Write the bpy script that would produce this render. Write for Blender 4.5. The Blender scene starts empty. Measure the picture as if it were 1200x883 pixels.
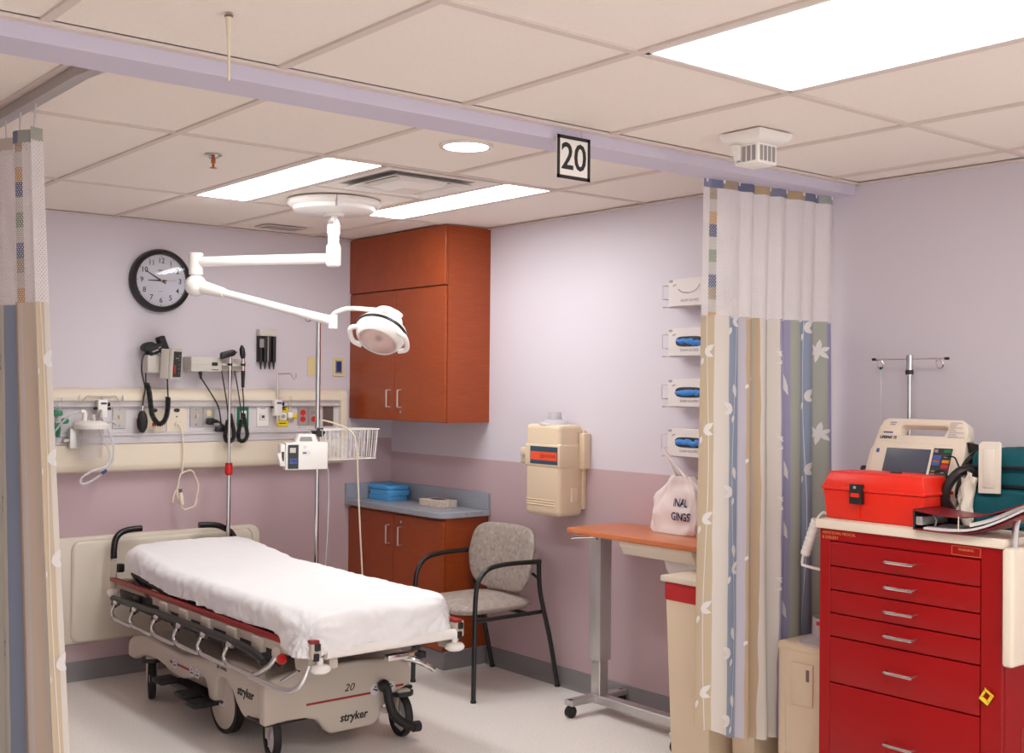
import bpy, bmesh, math, random
from mathutils import Vector as V, Matrix as M, noise
random.seed(7)
PI = math.pi
SC = bpy.context.scene
COL = SC.collection

# ------------------------------------------------------------------ camera
def make_camera():
    f, yaw, pitch, roll = 1369.85, math.radians(39.3472), math.radians(0.4928), math.radians(0.487)
    cy, sy, cp, sp = math.cos(yaw), math.sin(yaw), math.cos(pitch), math.sin(pitch)
    F = V((sy*cp, cy*cp, sp)); r = V((cy, -sy, 0)); u = r.cross(F)
    cr, sr = math.cos(roll), math.sin(roll)
    r2 = cr*r + sr*u; u2 = -sr*r + cr*u
    cam = bpy.data.cameras.new('camera'); o = bpy.data.objects.new('camera', cam); COL.objects.link(o)
    cam.sensor_fit = 'HORIZONTAL'; cam.sensor_width = 36; cam.lens = f/1200*36
    cam.clip_start = .05; cam.clip_end = 60
    o.matrix_world = M(((r2.x, u2.x, -F.x, -4.1505), (r2.y, u2.y, -F.y, -6.2729), (r2.z, u2.z, -F.z, 1.583), (0, 0, 0, 1)))
    SC.camera = o
make_camera()

# ------------------------------------------------------------------ world, exposure
W = bpy.data.worlds.new('world'); SC.world = W; W.use_nodes = True
W.node_tree.nodes['Background'].inputs['Color'].default_value = (.975, .995, .985, 1)
W.node_tree.nodes['Background'].inputs['Strength'].default_value = .8
TROFFER_BAY = 8.2       # emission of the two narrow ceiling lights over the bed
TROFFER_HALL = 5.0      # emission of the wide hall light and the two added ones out of view
DOWNLIGHT = 9.0
SC.view_settings.view_transform = 'Standard'
SC.view_settings.look = 'None'
SC.view_settings.exposure = 1.05
SC.view_settings.gamma = 1.0
SC.cycles.max_bounces = 16; SC.cycles.diffuse_bounces = 12; SC.cycles.transparent_max_bounces = 24
SC.view_settings.use_curve_mapping = False

# ------------------------------------------------------------------ materials
def S(r, g, b):
    def c(v):
        v /= 255
        return v/12.92 if v <= .04045 else ((v+.055)/1.055)**2.4
    return (c(r), c(g), c(b), 1)

def mat(name, col, rough=.5, metal=0, spec=.5, vary=0, vscale=30, bump=0, bscale=200, alpha=1, trans=0, emit=None, estr=0, coat=0, sub=0):
    m = bpy.data.materials.new(name); m.use_nodes = True
    nt = m.node_tree; b = nt.nodes['Principled BSDF']
    b.inputs['Base Color'].default_value = col
    b.inputs['Roughness'].default_value = rough
    b.inputs['Metallic'].default_value = metal
    b.inputs['Specular IOR Level'].default_value = spec
    b.inputs['Alpha'].default_value = alpha
    b.inputs['Transmission Weight'].default_value = trans
    b.inputs['Coat Weight'].default_value = coat
    if emit:
        b.inputs['Emission Color'].default_value = emit; b.inputs['Emission Strength'].default_value = estr
    tc = None
    if vary or bump:
        tc = nt.nodes.new('ShaderNodeTexCoord')
    if vary:
        n = nt.nodes.new('ShaderNodeTexNoise'); n.inputs['Scale'].default_value = vscale; n.inputs['Detail'].default_value = 4
        nt.links.new(tc.outputs['Object'], n.inputs['Vector'])
        mx = nt.nodes.new('ShaderNodeMix'); mx.data_type = 'RGBA'
        mx.inputs[6].default_value = tuple(max(0, c*(1-vary)) for c in col[:3])+(1,)
        mx.inputs[7].default_value = tuple(min(1, c*(1+vary)) for c in col[:3])+(1,)
        nt.links.new(n.outputs['Fac'], mx.inputs[0]); nt.links.new(mx.outputs[2], b.inputs['Base Color'])
    if bump:
        n2 = nt.nodes.new('ShaderNodeTexNoise'); n2.inputs['Scale'].default_value = bscale; n2.inputs['Detail'].default_value = 3
        nt.links.new(tc.outputs['Object'], n2.inputs['Vector'])
        bp = nt.nodes.new('ShaderNodeBump'); bp.inputs['Strength'].default_value = bump; bp.inputs['Distance'].default_value = .002
        nt.links.new(n2.outputs['Fac'], bp.inputs['Height']); nt.links.new(bp.outputs['Normal'], b.inputs['Normal'])
    return m

def node(nt, t, **kw):
    n = nt.nodes.new(t)
    for k, v in kw.items(): setattr(n, k, v)
    return n

def wall_paint(name, zline, upper, lower):
    """two paints meeting on a level line (the dado line of the room)"""
    m = mat(name, upper, .55, spec=.35, bump=.12, bscale=260)
    nt = m.node_tree; b = nt.nodes['Principled BSDF']
    g = node(nt, 'ShaderNodeNewGeometry'); s = node(nt, 'ShaderNodeSeparateXYZ')
    nt.links.new(g.outputs['Position'], s.inputs[0])
    c = node(nt, 'ShaderNodeMath', operation='GREATER_THAN'); c.inputs[1].default_value = zline
    nt.links.new(s.outputs['Z'], c.inputs[0])
    mx = node(nt, 'ShaderNodeMix', data_type='RGBA')
    mx.inputs[6].default_value = lower; mx.inputs[7].default_value = upper
    nt.links.new(c.outputs[0], mx.inputs[0]); nt.links.new(mx.outputs[2], b.inputs['Base Color'])
    return m

def wood_mat(name, c1, c2, scale=(1, 1, 1), rough=.32):
    m = mat(name, c1, rough, spec=.5); nt = m.node_tree; b = nt.nodes['Principled BSDF']
    tc = node(nt, 'ShaderNodeTexCoord'); mp = node(nt, 'ShaderNodeMapping'); mp.inputs['Scale'].default_value = scale
    n = node(nt, 'ShaderNodeTexNoise'); n.inputs['Scale'].default_value = 9; n.inputs['Detail'].default_value = 8; n.inputs['Roughness'].default_value = .65
    n.inputs['Distortion'].default_value = .8
    cr = node(nt, 'ShaderNodeValToRGB'); cr.color_ramp.elements[0].position = .3; cr.color_ramp.elements[1].position = .7
    cr.color_ramp.elements[0].color = c1; cr.color_ramp.elements[1].color = c2
    nt.links.new(tc.outputs['Object'], mp.inputs[0]); nt.links.new(mp.outputs[0], n.inputs['Vector'])
    nt.links.new(n.outputs['Fac'], cr.inputs[0]); nt.links.new(cr.outputs[0], b.inputs['Base Color'])
    return m

def speckle_mat(name, base, dark, light, scale, rough, spec=.5, amt=.5):
    m = mat(name, base, rough, spec=spec); nt = m.node_tree; b = nt.nodes['Principled BSDF']
    tc = node(nt, 'ShaderNodeTexCoord')
    n = node(nt, 'ShaderNodeTexNoise'); n.inputs['Scale'].default_value = scale; n.inputs['Detail'].default_value = 2
    cr = node(nt, 'ShaderNodeValToRGB')
    e = cr.color_ramp.elements; e[0].position = .34; e[0].color = dark; e[1].position = .66; e[1].color = light
    x = cr.color_ramp.elements.new(.44); x.color = base; x = cr.color_ramp.elements.new(.58); x.color = base
    nt.links.new(tc.outputs['Object'], n.inputs['Vector']); nt.links.new(n.outputs['Fac'], cr.inputs[0])
    nt.links.new(cr.outputs[0], b.inputs['Base Color'])
    return m

LAV, MAUVE = S(212, 205, 214), S(193, 168, 173)
MT = dict(
    wall_r=wall_paint('wall paint right', 1.163, LAV, MAUVE), wall_b=wall_paint('wall paint back', 1.25, LAV, MAUVE),
    wall_plain=mat('wall paint', LAV, .6, spec=.3),
    beam=mat('beam paint', S(205, 199, 216), .55, spec=.3),
    floor=speckle_mat('vinyl floor', S(241, 235, 230), S(226, 219, 213), S(247, 243, 240), 120, .2, spec=.45),
    tile=mat('acoustic tile', S(239, 230, 222), .9, spec=.1, vary=.035, vscale=90, bump=.5, bscale=140),
    grid=mat('ceiling grid paint', S(216, 203, 195), .6, spec=.3),
    base=mat('cove base vinyl', S(134, 130, 133), .45, spec=.4),
    alu=mat('aluminium', S(206, 203, 203), .5, .85), chrome=mat('chrome', S(215, 213, 213), .12, 1), steel=mat('brushed steel', S(208, 205, 203), .36, .9),
    track=mat('track metal', S(176, 170, 167), .4, .5),
    white=mat('white plastic', S(236, 231, 226), .35), whitem=mat('white enamel', S(240, 236, 232), .25),
    cream=mat('cream plastic', S(226, 213, 194), .45, spec=.4), creamd=mat('cream plastic shade', S(214, 202, 182), .5, spec=.4),
    bumper=mat('cream wall bumper', S(224, 214, 199), .5, spec=.35),
    beige=mat('beige plastic', S(221, 200, 172), .42, spec=.45), beige2=mat('beige bin plastic', S(224, 204, 176), .45),
    putty=mat('putty housing', S(205, 199, 190), .45), greypan=mat('grey panel', S(214, 208, 211), .5), greyr=mat('grey rail', S(204, 198, 200), .4),
    black=mat('black plastic', S(28, 26, 27), .4), blackr=mat('black rubber', S(24, 22, 22), .6), dark=mat('dark recess', S(52, 47, 46), .6),
    grip=mat('black grip', S(20, 18, 19), .25),
    wood=wood_mat('cherry laminate', S(142, 58, 20), S(162, 72, 27), (1.2, 1.2, 14)), woodh=wood_mat('cherry laminate level', S(142, 58, 20), S(160, 70, 26), (14, 1.2, 1.2)),
    tablewood=wood_mat('table laminate', S(196, 110, 66), S(208, 124, 78), (8, 1.5, 1), .28),
    counter=speckle_mat('grey laminate', S(152, 156, 166), S(126, 130, 140), S(176, 179, 187), 260, .38),
    upholstery=speckle_mat('mottled vinyl', S(166, 154, 146), S(148, 134, 126), S(180, 170, 162), 45, .5, .35),
    chairmetal=mat('black chair frame', S(26, 24, 24), .35),
    sheet=mat('white cotton', S(240, 238, 240), .85, spec=.1, bump=.1, bscale=900),
    mattress=mat('black mattress cover', S(34, 32, 34), .6),
    hood=mat('putty base cover', S(198, 186, 174), .45, spec=.4, vary=.03, vscale=8), redtrim=mat('red trim', S(152, 32, 30), .45),
    redpaint=mat('red cart enamel', S(156, 8, 12), .38, spec=.3, vary=.03, vscale=6), redbox=mat('orange red plastic', S(232, 40, 18), .35, vary=.03, vscale=10),
    redband=mat('red plastic', S(190, 30, 34), .4), rednob=mat('red knob', S(200, 26, 24), .3),
    carttop=mat('cream cart top', S(232, 218, 200), .4),
    blue=mat('blue drape', S(92, 170, 226), .7, spec=.2), glove=mat('blue glove', S(52, 128, 208), .5),
    teal=mat('teal nylon', S(20, 86, 96), .75, spec=.25, bump=.3, bscale=500), binder=mat('maroon binder', S(122, 22, 32), .35), paper=mat('paper', S(226, 222, 220), .8),
    carton=mat('white carton', S(226, 218, 216), .6), tissue=speckle_mat('tissue box print', S(205, 190, 176), S(188, 170, 156), S(220, 208, 196), 90, .7),
    screen=mat('grey screen', S(70, 74, 92), .18), panelblk=mat('dark control panel', S(44, 48, 48), .4),
    led=mat('blue display', S(40, 56, 120), .3), green=mat('green plastic', S(20, 120, 84), .4), yellow=mat('yellow plastic', S(236, 208, 40), .45),
    orange=mat('orange key', S(232, 140, 40), .5), bluekey=mat('blue key', S(70, 90, 160), .5), ivory=mat('ivory', S(224, 206, 158), .4), redout=mat('red socket', S(205, 38, 34), .4),
    brown=mat('brown plate', S(122, 104, 100), .4, .4), navy=mat('navy print', S(44, 40, 110), .6), ink=mat('ink', S(40, 36, 36), .7), inkgrey=mat('grey ink', S(168, 160, 164), .7), goldink=mat('gold ink', S(214, 122, 76), .6),
    labelblue=mat('label blue', S(46, 72, 92), .5), labelorange=mat('label orange', S(236, 84, 44), .5), rubyink=mat('ruby ink', S(170, 40, 20), .6),
    dial=mat('clock dial', S(216, 212, 222), .5), brass=mat('brass', S(205, 160, 60), .25, 1), copper=mat('copper', S(180, 110, 70), .3, 1),
    pouch=mat('paper pouch', S(232, 222, 208), .55), cord=mat('cream cord', S(228, 214, 192), .5), redhand=mat('red hand', S(190, 60, 60), .5),
    lensframe=mat('lens frame', S(205, 200, 198), .3), bezel=mat('pale grey bezel', S(150, 146, 146), .4),
)
def clear(name, col, a, rough=.12):
    """thin clear plastic: part see-through, part glossy skin"""
    m = bpy.data.materials.new(name); m.use_nodes = True; nt = m.node_tree; nt.nodes.clear()
    o = nt.nodes.new('ShaderNodeOutputMaterial'); t = nt.nodes.new('ShaderNodeBsdfTransparent'); d = nt.nodes.new('ShaderNodeBsdfDiffuse')
    g = nt.nodes.new('ShaderNodeBsdfGlossy'); f = nt.nodes.new('ShaderNodeMath'); lw = nt.nodes.new('ShaderNodeLayerWeight'); m1 = nt.nodes.new('ShaderNodeMixShader'); m2 = nt.nodes.new('ShaderNodeMixShader')
    d.inputs['Color'].default_value = col; g.inputs['Roughness'].default_value = rough; f.operation = 'MULTIPLY'; f.inputs[1].default_value = .35; lw.inputs['Blend'].default_value = .3; nt.links.new(lw.outputs['Facing'], f.inputs[0]); m1.inputs[0].default_value = a
    nt.links.new(t.outputs[0], m1.inputs[1]); nt.links.new(d.outputs[0], m1.inputs[2]); nt.links.new(m1.outputs[0], m2.inputs[1]); nt.links.new(g.outputs[0], m2.inputs[2])
    nt.links.new(f.outputs[0], m2.inputs[0]); nt.links.new(m2.outputs[0], o.inputs[0]); return m
MT['clear'] = clear('clear plastic', S(236, 234, 236), .10); MT['tube'] = clear('clear tube', S(226, 224, 230), .55)
MT['bagfilm'] = clear('white bag film', S(246, 232, 230), .86, .3); MT['lens'] = None; MT['poly'] = clear('clear poly bags', S(244, 244, 250), .25)
MT['clearneck'] = clear('frosted plastic', S(210, 206, 212), .7, .3)
def emis(name, col, s):
    m = mat(name, S(250, 250, 250), .5, emit=col, estr=s); return m
MT['lightbay'] = emis('bay light lens', (.97, 1, .985, 1), TROFFER_BAY); MT['lighthall'] = emis('hall light lens', (.97, 1, .985, 1), TROFFER_HALL)
MT['lightdown'] = emis('down light lens', (1, .96, .92, 1), DOWNLIGHT)

# ------------------------------------------------------------------ mesh helpers
def cr(pts, n=6, closed=False):
    """Catmull-Rom through points"""
    P = [V(p) for p in pts]; out = []
    L = len(P); rng = range(L if closed else L-1)
    for i in rng:
        g = (lambda k: P[k % L]) if closed else (lambda k: P[max(0, min(L-1, k))])
        p0, p1, p2, p3 = g(i-1), g(i), g(i+1), g(i+2)
        for k in range(n):
            t = k/n
            out.append(.5*((2*p1)+(p2-p0)*t+(2*p0-5*p1+4*p2-p3)*t*t+(3*p1-p0-3*p2+p3)*t**3))
    if not closed: out.append(P[-1])
    return out

class MB:
    def __init__(s): s.b = bmesh.new()
    def _merge(s, o, mtx=None):
        if mtx is not None: bmesh.ops.transform(o, matrix=mtx, verts=o.verts)
        me = bpy.data.meshes.new('t'); o.to_mesh(me); o.free(); s.b.from_mesh(me); bpy.data.meshes.remove(me); return s
    def box(s, x0, x1, y0, y1, z0, z1, bev=0, seg=2, mtx=None):
        o = bmesh.new(); bmesh.ops.create_cube(o, size=1)
        bmesh.ops.transform(o, matrix=M.Translation(((x0+x1)/2, (y0+y1)/2, (z0+z1)/2)) @ M.Diagonal((abs(x1-x0), abs(y1-y0), abs(z1-z0), 1)), verts=o.verts)
        if bev: bmesh.ops.bevel(o, geom=o.edges[:], offset=bev, segments=seg, profile=.5, affect='EDGES')
        return s._merge(o, mtx)
    def prism(s, poly, ax, a0, a1, bev=0, seg=2, mtx=None):
        """poly: 2-D points; ax = axis of extrusion: 'x' -> (y,z), 'y' -> (x,z), 'z' -> (x,y)"""
        f = {'x': lambda p, a: (a, p[0], p[1]), 'y': lambda p, a: (p[0], a, p[1]), 'z': lambda p, a: (p[0], p[1], a)}[ax]
        o = bmesh.new(); A = [o.verts.new(f(p, a0)) for p in poly]; B = [o.verts.new(f(p, a1)) for p in poly]
        n = len(poly); o.faces.new(A); o.faces.new(B[::-1])
        for i in range(n): o.faces.new((A[(i+1) % n], A[i], B[i], B[(i+1) % n]))
        bmesh.ops.recalc_face_normals(o, faces=o.faces[:])
        if bev:
            E = [e for e in o.edges if len(e.link_faces) == 2 and e.calc_face_angle(0) > .5]
            bmesh.ops.bevel(o, geom=E, offset=bev, segments=seg, profile=.5, affect='EDGES')
        return s._merge(o, mtx)
    def cyl(s, p0, p1, r0, r1=None, seg=16, cap=True):
        p0, p1 = V(p0), V(p1); r1 = r0 if r1 is None else r1; d = p1-p0
        q = d.to_track_quat('Z', 'Y').to_matrix()
        A, B = [], []
        for i in range(seg):
            a = 2*PI*i/seg; e = q @ V((math.cos(a), math.sin(a), 0))
            A.append(s.b.verts.new(p0+e*r0)); B.append(s.b.verts.new(p1+e*r1))
        for i in range(seg): s.b.faces.new((A[i], A[(i+1) % seg], B[(i+1) % seg], B[i]))
        if cap: s.b.faces.new(A[::-1]); s.b.faces.new(B)
        return s
    def tube(s, pts, r, seg=8, closed=False, cap=True):
        P = [V(p) for p in pts]; n = len(P)
        R = r if isinstance(r, (list, tuple)) else [r]*n
        T = []
        for i in range(n):
            a = P[(i-1) % n] if (closed or i > 0) else P[i]; b = P[(i+1) % n] if (closed or i < n-1) else P[i]
            t = (b-a); T.append(t.normalized() if t.length > 1e-9 else V((0, 0, 1)))
        up = T[0].orthogonal().normalized(); rings = []
        for i in range(n):
            if i: up = (T[i-1].rotation_difference(T[i]) @ up)
            up = (up-T[i]*up.dot(T[i])).normalized(); sd = T[i].cross(up)
            rings.append([s.b.verts.new(P[i]+(up*math.cos(2*PI*k/seg)+sd*math.sin(2*PI*k/seg))*R[i]) for k in range(seg)])
        for i in range(n if closed else n-1):
            A, B = rings[i], rings[(i+1) % n]
            off = 0
            if closed and i == n-1:
                off = min(range(seg), key=lambda o: (A[0].co-B[o].co).length)
            for k in range(seg): s.b.faces.new((A[k], A[(k+1) % seg], B[(k+1+off) % seg], B[(k+off) % seg]))
        if cap and not closed: s.b.faces.new(rings[0][::-1]); s.b.faces.new(rings[-1])
        return s
    def lathe(s, prof, o=(0, 0, 0), axis=(0, 0, 1), seg=24):
        """prof: (radius, height) from the bottom up; closes on the axis where radius is 0"""
        o = V(o); q = V(axis).to_track_quat('Z', 'Y').to_matrix(); rings = []
        for r, h in prof:
            if r < 1e-6: rings.append([s.b.verts.new(o+q @ V((0, 0, h)))])
            else: rings.append([s.b.verts.new(o+q @ V((r*math.cos(2*PI*k/seg), r*math.sin(2*PI*k/seg), h))) for k in range(seg)])
        for A, B in zip(rings, rings[1:]):
            for k in range(seg):
                k2 = (k+1) % seg
                if len(A) == 1 and len(B) == 1: continue
                if len(A) == 1: s.b.faces.new((A[0], B[k2], B[k]))
                elif len(B) == 1: s.b.faces.new((A[k], A[k2], B[0]))
                else: s.b.faces.new((A[k], A[k2], B[k2], B[k]))
        return s
    def ball(s, c, r, seg=14):
        r = r if isinstance(r, (list, tuple)) else (r, r, r)
        o = bmesh.new(); bmesh.ops.create_uvsphere(o, u_segments=seg, v_segments=max(6, seg*2//3), radius=1)
        return s._merge(o, M.Translation(c) @ M.Diagonal((r[0], r[1], r[2], 1)))
    def grid(s, fn, nu, nv, closeu=False):
        R = [[s.b.verts.new(fn(i/(nu if closeu else nu-1), j/(nv-1))) for j in range(nv)] for i in range(nu)]
        for i in range(nu if closeu else nu-1):
            for j in range(nv-1):
                a, b = R[i], R[(i+1) % nu]
                s.b.faces.new((a[j], b[j], b[j+1], a[j+1]))
        return s
    def poly(s, pts):
        s.b.faces.new([s.b.verts.new(p) for p in pts]); return s

MWORLD = {}
def reg(o, parent, loc, rotz=0):
    o.location = loc; o.rotation_euler = (0, 0, rotz)
    m = M.Translation(loc) @ M.Rotation(rotz, 4, 'Z')
    MWORLD[o.name] = m
    return o
def thing(name, label, cat, loc, group=None, kind=None):
    o = bpy.data.objects.new(name, None); COL.objects.link(o); o.empty_display_size = .05
    reg(o, None, V(loc))
    o['label'] = label; o['category'] = cat
    if group: o['group'] = group
    if kind: o['kind'] = kind
    return o
def wloc(o):
    return MWORLD[o.name].translation
def link_mesh(name, me, m, parent, origin, smooth, label=None, kind=None):
    me.materials.append(m)
    if smooth:
        for p in me.polygons: p.use_smooth = True
        if smooth is not True and smooth < 179: me.set_sharp_from_angle(angle=math.radians(smooth))
    o = bpy.data.objects.new(name, me); COL.objects.link(o)
    MWORLD[o.name] = M.Translation(origin)
    if parent is not None:
        o.parent = parent; o.location = V(origin)-wloc(parent)
    else: o.location = origin
    if label: o['label'] = label
    if kind: o['kind'] = kind
    return o
def part(name, mb, m, parent=None, smooth=35, label=None, kind=None, origin=None):
    """one mesh object; geometry given in room coordinates, origin at its parent (or its own base)"""
    me = bpy.data.meshes.new(name)
    bmesh.ops.recalc_face_normals(mb.b, faces=mb.b.faces[:]) if smooth != 'raw' else None
    if origin is None:
        if parent is not None: origin = wloc(parent)
        else:
            xs = [v.co for v in mb.b.verts]
            origin = V(((min(v.x for v in xs)+max(v.x for v in xs))/2, (min(v.y for v in xs)+max(v.y for v in xs))/2, min(v.z for v in xs)))
    bmesh.ops.translate(mb.b, vec=-V(origin), verts=mb.b.verts)
    mb.b.to_mesh(me); mb.b.free()
    return link_mesh(name, me, MT[m] if isinstance(m, str) else m, parent, origin, 35 if smooth == 'raw' else smooth, label, kind)
def solo(name, mb, m, label, cat, group=None, smooth=35):
    o = part(name, mb, m, None, smooth); o['label'] = label; o['category'] = cat
    if group: o['group'] = group
    return o
def struct(name, mb, m, parent=None, smooth=35):
    o = part(name, mb, m, parent, smooth, origin=(0, 0, 0) if parent is None else None); o['kind'] = 'structure'; return o
def dup(root, loc, label=None, group=None):
    r = root.copy(); COL.objects.link(r); r.location = loc; MWORLD[r.name] = M.Translation(loc)
    if label: r['label'] = label
    if group: r['group'] = group
    for ch in list(root.children):
        c = ch.copy(); COL.objects.link(c); c.parent = r
        for g in list(ch.children):
            d = g.copy(); COL.objects.link(d); d.parent = c
    return r
def text(body, size, m, parent, origin, right, up, name='lettering', ext=.0006, align='CENTER', sx=1, shear=0, bold=0):
    cu = bpy.data.curves.new('t', 'FONT'); cu.body = body; cu.size = size; cu.align_x = align; cu.align_y = 'CENTER'
    cu.extrude = ext; cu.shear = shear; cu.resolution_u = 3; cu.offset = bold
    to = bpy.data.objects.new('t', cu); COL.objects.link(to)
    bpy.context.view_layer.update()
    dg = bpy.context.evaluated_depsgraph_get()
    me = bpy.data.meshes.new_from_object(to.evaluated_get(dg)); me.materials.clear()
    bpy.data.objects.remove(to)
    r, u = V(right).normalized(), V(up).normalized(); n = r.cross(u); og = V(origin)-wloc(parent)
    for v in me.vertices: v.co = og+r*v.co.x*sx+u*v.co.y+n*v.co.z
    o = link_mesh(name, me, MT[m], parent, wloc(parent), False)
    return o
def local_frame(o, zaxis, xhint):
    z = V(zaxis).normalized(); x = (V(xhint)-z*V(xhint).dot(z)).normalized(); y = z.cross(x)
    return M(((x.x, y.x, z.x, o[0]), (x.y, y.y, z.y, o[1]), (x.z, y.z, z.z, o[2]), (0, 0, 0, 1)))
NX, NY = (-1, 0, 0), (0, -1, 0)      # the outward directions of the right wall and of the back wall
UP = (0, 0, 1)
R_RIGHT = (0, -1, 0)                 # reading direction of things that face -x
R_BACK = (1, 0, 0)                   # reading direction of things that face -y
H, H2 = 2.486, 2.43                  # ceiling of the bay, ceiling of the hall

# ================================================================== THE ROOM
XL, YF = -6.5, -8.6
struct('floor', MB().box(XL, .1, YF, .1, -.08, 0), 'floor')
struct('wall_right', MB().box(0, .12, YF, .12, 0, 2.62), 'wall_r')
struct('wall_back', MB().box(XL, 0, 0, .12, 0, 2.62), 'wall_b')
struct('wall_left', MB().box(XL-.12, XL, YF, .12, 0, 2.62), 'wall_plain')
def cove(name, prof_ax, a0, a1):
    pts = [(0, 0), (-.022, 0), (-.012, .008), (-.008, .02), (-.006, .098), (-.003, .102), (0, .102)]
    struct(name, MB().prism(pts, prof_ax, a0, a1), 'base')
cove('baseboard_back', 'x', XL, -.31)
cove('baseboard_right', 'y', YF, -1.02)
struct('ceiling_beam', MB().box(XL, 0, -3.437, -3.28, 2.385, 2.52), 'beam')
struct('trim_1', MB().box(XL, 0, -3.463, -3.437, H2-.006, H2+.003), 'grid')
struct('trim_2', MB().box(-.02, 0, YF, -3.452, H2-.006, H2+.001).box(-.02, 0, -3.28, 0, H-.006, H+.001).box(XL, 0, -.02, 0, H-.006, H+.001), 'grid')

ceil = bpy.data.objects.new('ceiling', None); COL.objects.link(ceil); reg(ceil, None, V((0, 0, H))); ceil['kind'] = 'structure'
part('light_seal_slab', MB().box(XL, 0, -3.3, .1, H+.02, H+.08).box(XL, .05, YF, -3.43, H2+.02, H2+.08), 'grid', ceil)  # unseen cover added above the tiles to seal out light
BX = [0, -.59, -1.2, -1.81, -2.42, -3.03, -3.64, -4.25, -4.86, -5.47, -6.08, XL]
BY = [0, -.9715, -2.247, -3.28]
OX = [0, -.186, -.803, -1.42, -2.036, -2.653, -3.27, -3.886, -4.503, -5.12, -5.736, -6.35, XL]
OY = [-3.452, -4.185, -5.46, -6.736, -8.0, YF]
HALL = ((3, 1), (3, 3), (7, 3))   # hall ceiling cells with a light: first in view, other two added
g = MB(); hw = .0125
for x in BX[1:-1]:
    if x == -1.2: segs = [(0, BY[1]), (BY[2], BY[3])]
    else: segs = [(0, BY[3])]
    for a, b in segs: g.box(x-hw, x+hw, b, a, H-.001, H+.016)
for x in (-1.505, -.895): g.box(x-hw, x+hw, BY[2], BY[1], H-.001, H+.016)
for y in BY[1:-1]: g.box(XL, 0, y-hw, y+hw, H-.0005, H+.015)
g.box(-1.505, -.895, -1.61-hw, -1.61+hw, H-.0005, H+.015)
for x in OX[1:-1]: g.box(x-hw, x+hw, YF, OY[0], H2-.001, H2+.016)
for y in OY[1:-1]: g.box(XL, 0, y-hw, y+hw, H2-.0005, H2+.015)
part('ceiling_grid', g, 'grid', ceil)
def tile(x0, x1, y0, y1, z):
    e = .0085
    part('ceiling_tile', MB().box(x0+e, x1-e, y0+e, y1-e, z+.006, z+.019, .003, 1), 'tile', ceil)
for i in range(len(BX)-1):
    for j in range(len(BY)-1):
        x1, x0, y1, y0 = BX[i], BX[i+1], BY[j], BY[j+1]
        if j == 1 and i in (1, 2): continue
        tile(x0, x1, y0, y1, H)
tile(-1.505, -.895, -1.61, BY[1], H)
for i in range(len(OX)-1):
    for j in range(len(OY)-1):
        if (i, j) in HALL: continue
        tile(OX[i+1], OX[i], OY[j+1], OY[j], H2)

# ------------------------------------------------------------------ things in the ceiling
def troffer(label, x0, x1, y0, y1, z, lens):
    t = thing('ceiling_light', label, 'light', ((x0+x1)/2, (y0+y1)/2, z), 'recessed fluorescent ceiling lights')
    e, w = .012, .014
    f = MB()
    for a, b, c, d in ((x0+e, x1-e, y0+e, y0+e+w), (x0+e, x1-e, y1-e-w, y1-e), (x0+e, x0+e+w, y0+e, y1-e), (x1-e-w, x1-e, y0+e, y1-e)):
        f.box(a, b, c, d, z-.001, z+.018)
    part('frame', f, 'whitem', t)
    part('lens', MB().box(x0+e+w-.002, x1-e-w+.002, y0+e+w-.002, y1-e-w+.002, z+.003, z+.012), lens, t)
    return t
troffer('long narrow lit ceiling light left of the air diffuser, over the bed', -1.81, -1.505, BY[2], BY[1], H, 'lightbay')
troffer('long narrow lit ceiling light right of the air diffuser, nearer the cherry cabinets', -.895, -.59, BY[2], BY[1], H, 'lightbay')
troffer('large wide lit ceiling light in the hall ceiling, in front of the beam', -2.036, -1.42, OY[2], OY[1], H2, 'lighthall')

for (i, j), lab in zip(HALL[1:], ('added unseen hall ceiling light behind the camera, right side', 'added unseen hall ceiling light behind the camera, left side')):
    troffer(lab, OX[i+1], OX[i], OY[j+1], OY[j], H2, 'lighthall')  # extra fixtures out of view, added to brighten hall and bay

dl = thing('down_light', 'round lit downlight in the bay ceiling close behind the beam', 'light', (-1.505, -2.762, H))
part('trim_ring', MB().lathe([(.085, -.004), (.1, -.004), (.102, .0), (.1, .006), (.085, .004)], wloc(dl), UP, 32), 'whitem', dl)
part('lens', MB().lathe([(0, -.001), (.086, -.001), (.086, .006), (0, .006)], wloc(dl), UP, 32), 'lightdown', dl, smooth=False)

ad = thing('air_diffuser', 'square white louvred air diffuser between the two narrow ceiling lights', 'vent', (-1.2, -1.928, H))
cx, cy = -1.2, -1.928
def ring(mb, r0, r1, z0, z1):
    for a in range(4):
        q = M.Rotation(a*PI/2, 4, 'Z')
        P = [(-r0, -r0, z0), (r0, -r0, z0), (r1, -r1, z1), (-r1, -r1, z1)]
        P2 = [(p[0], p[1], p[2]+.003) for p in P]
        vs = [mb.b.verts.new((q @ V(p))+V((cx, cy, 0))) for p in P+P2]
        for f in ((0, 1, 2, 3), (7, 6, 5, 4), (0, 4, 5, 1), (1, 5, 6, 2), (2, 6, 7, 3), (3, 7, 4, 0)): mb.b.faces.new([vs[k] for k in f])
    return mb
part('frame', ring(MB(), .292, .262, H-.002, H-.004), 'white', ad)
part('backing', MB().box(cx-.29, cx+.29, cy-.29, cy+.29, H+.012, H+.018), 'bezel', ad)
for a, b, z0, z1 in ((.262, .235, H-.004, H+.010), (.205, .165, H-.012, H+.008), (.165, .150, H-.012, H-.010)):
    part('louvre', ring(MB(), a, b, z0, z1), 'white', ad)
cone = MB(); cv = [[cone.b.verts.new((cx+sx_*r, cy+sy_*r, z)) for sx_, sy_ in ((-1, -1), (1, -1), (1, 1), (-1, 1))] for r, z in ((.128, H+.008), (.118, H-.010), (.060, H-.030))]
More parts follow.
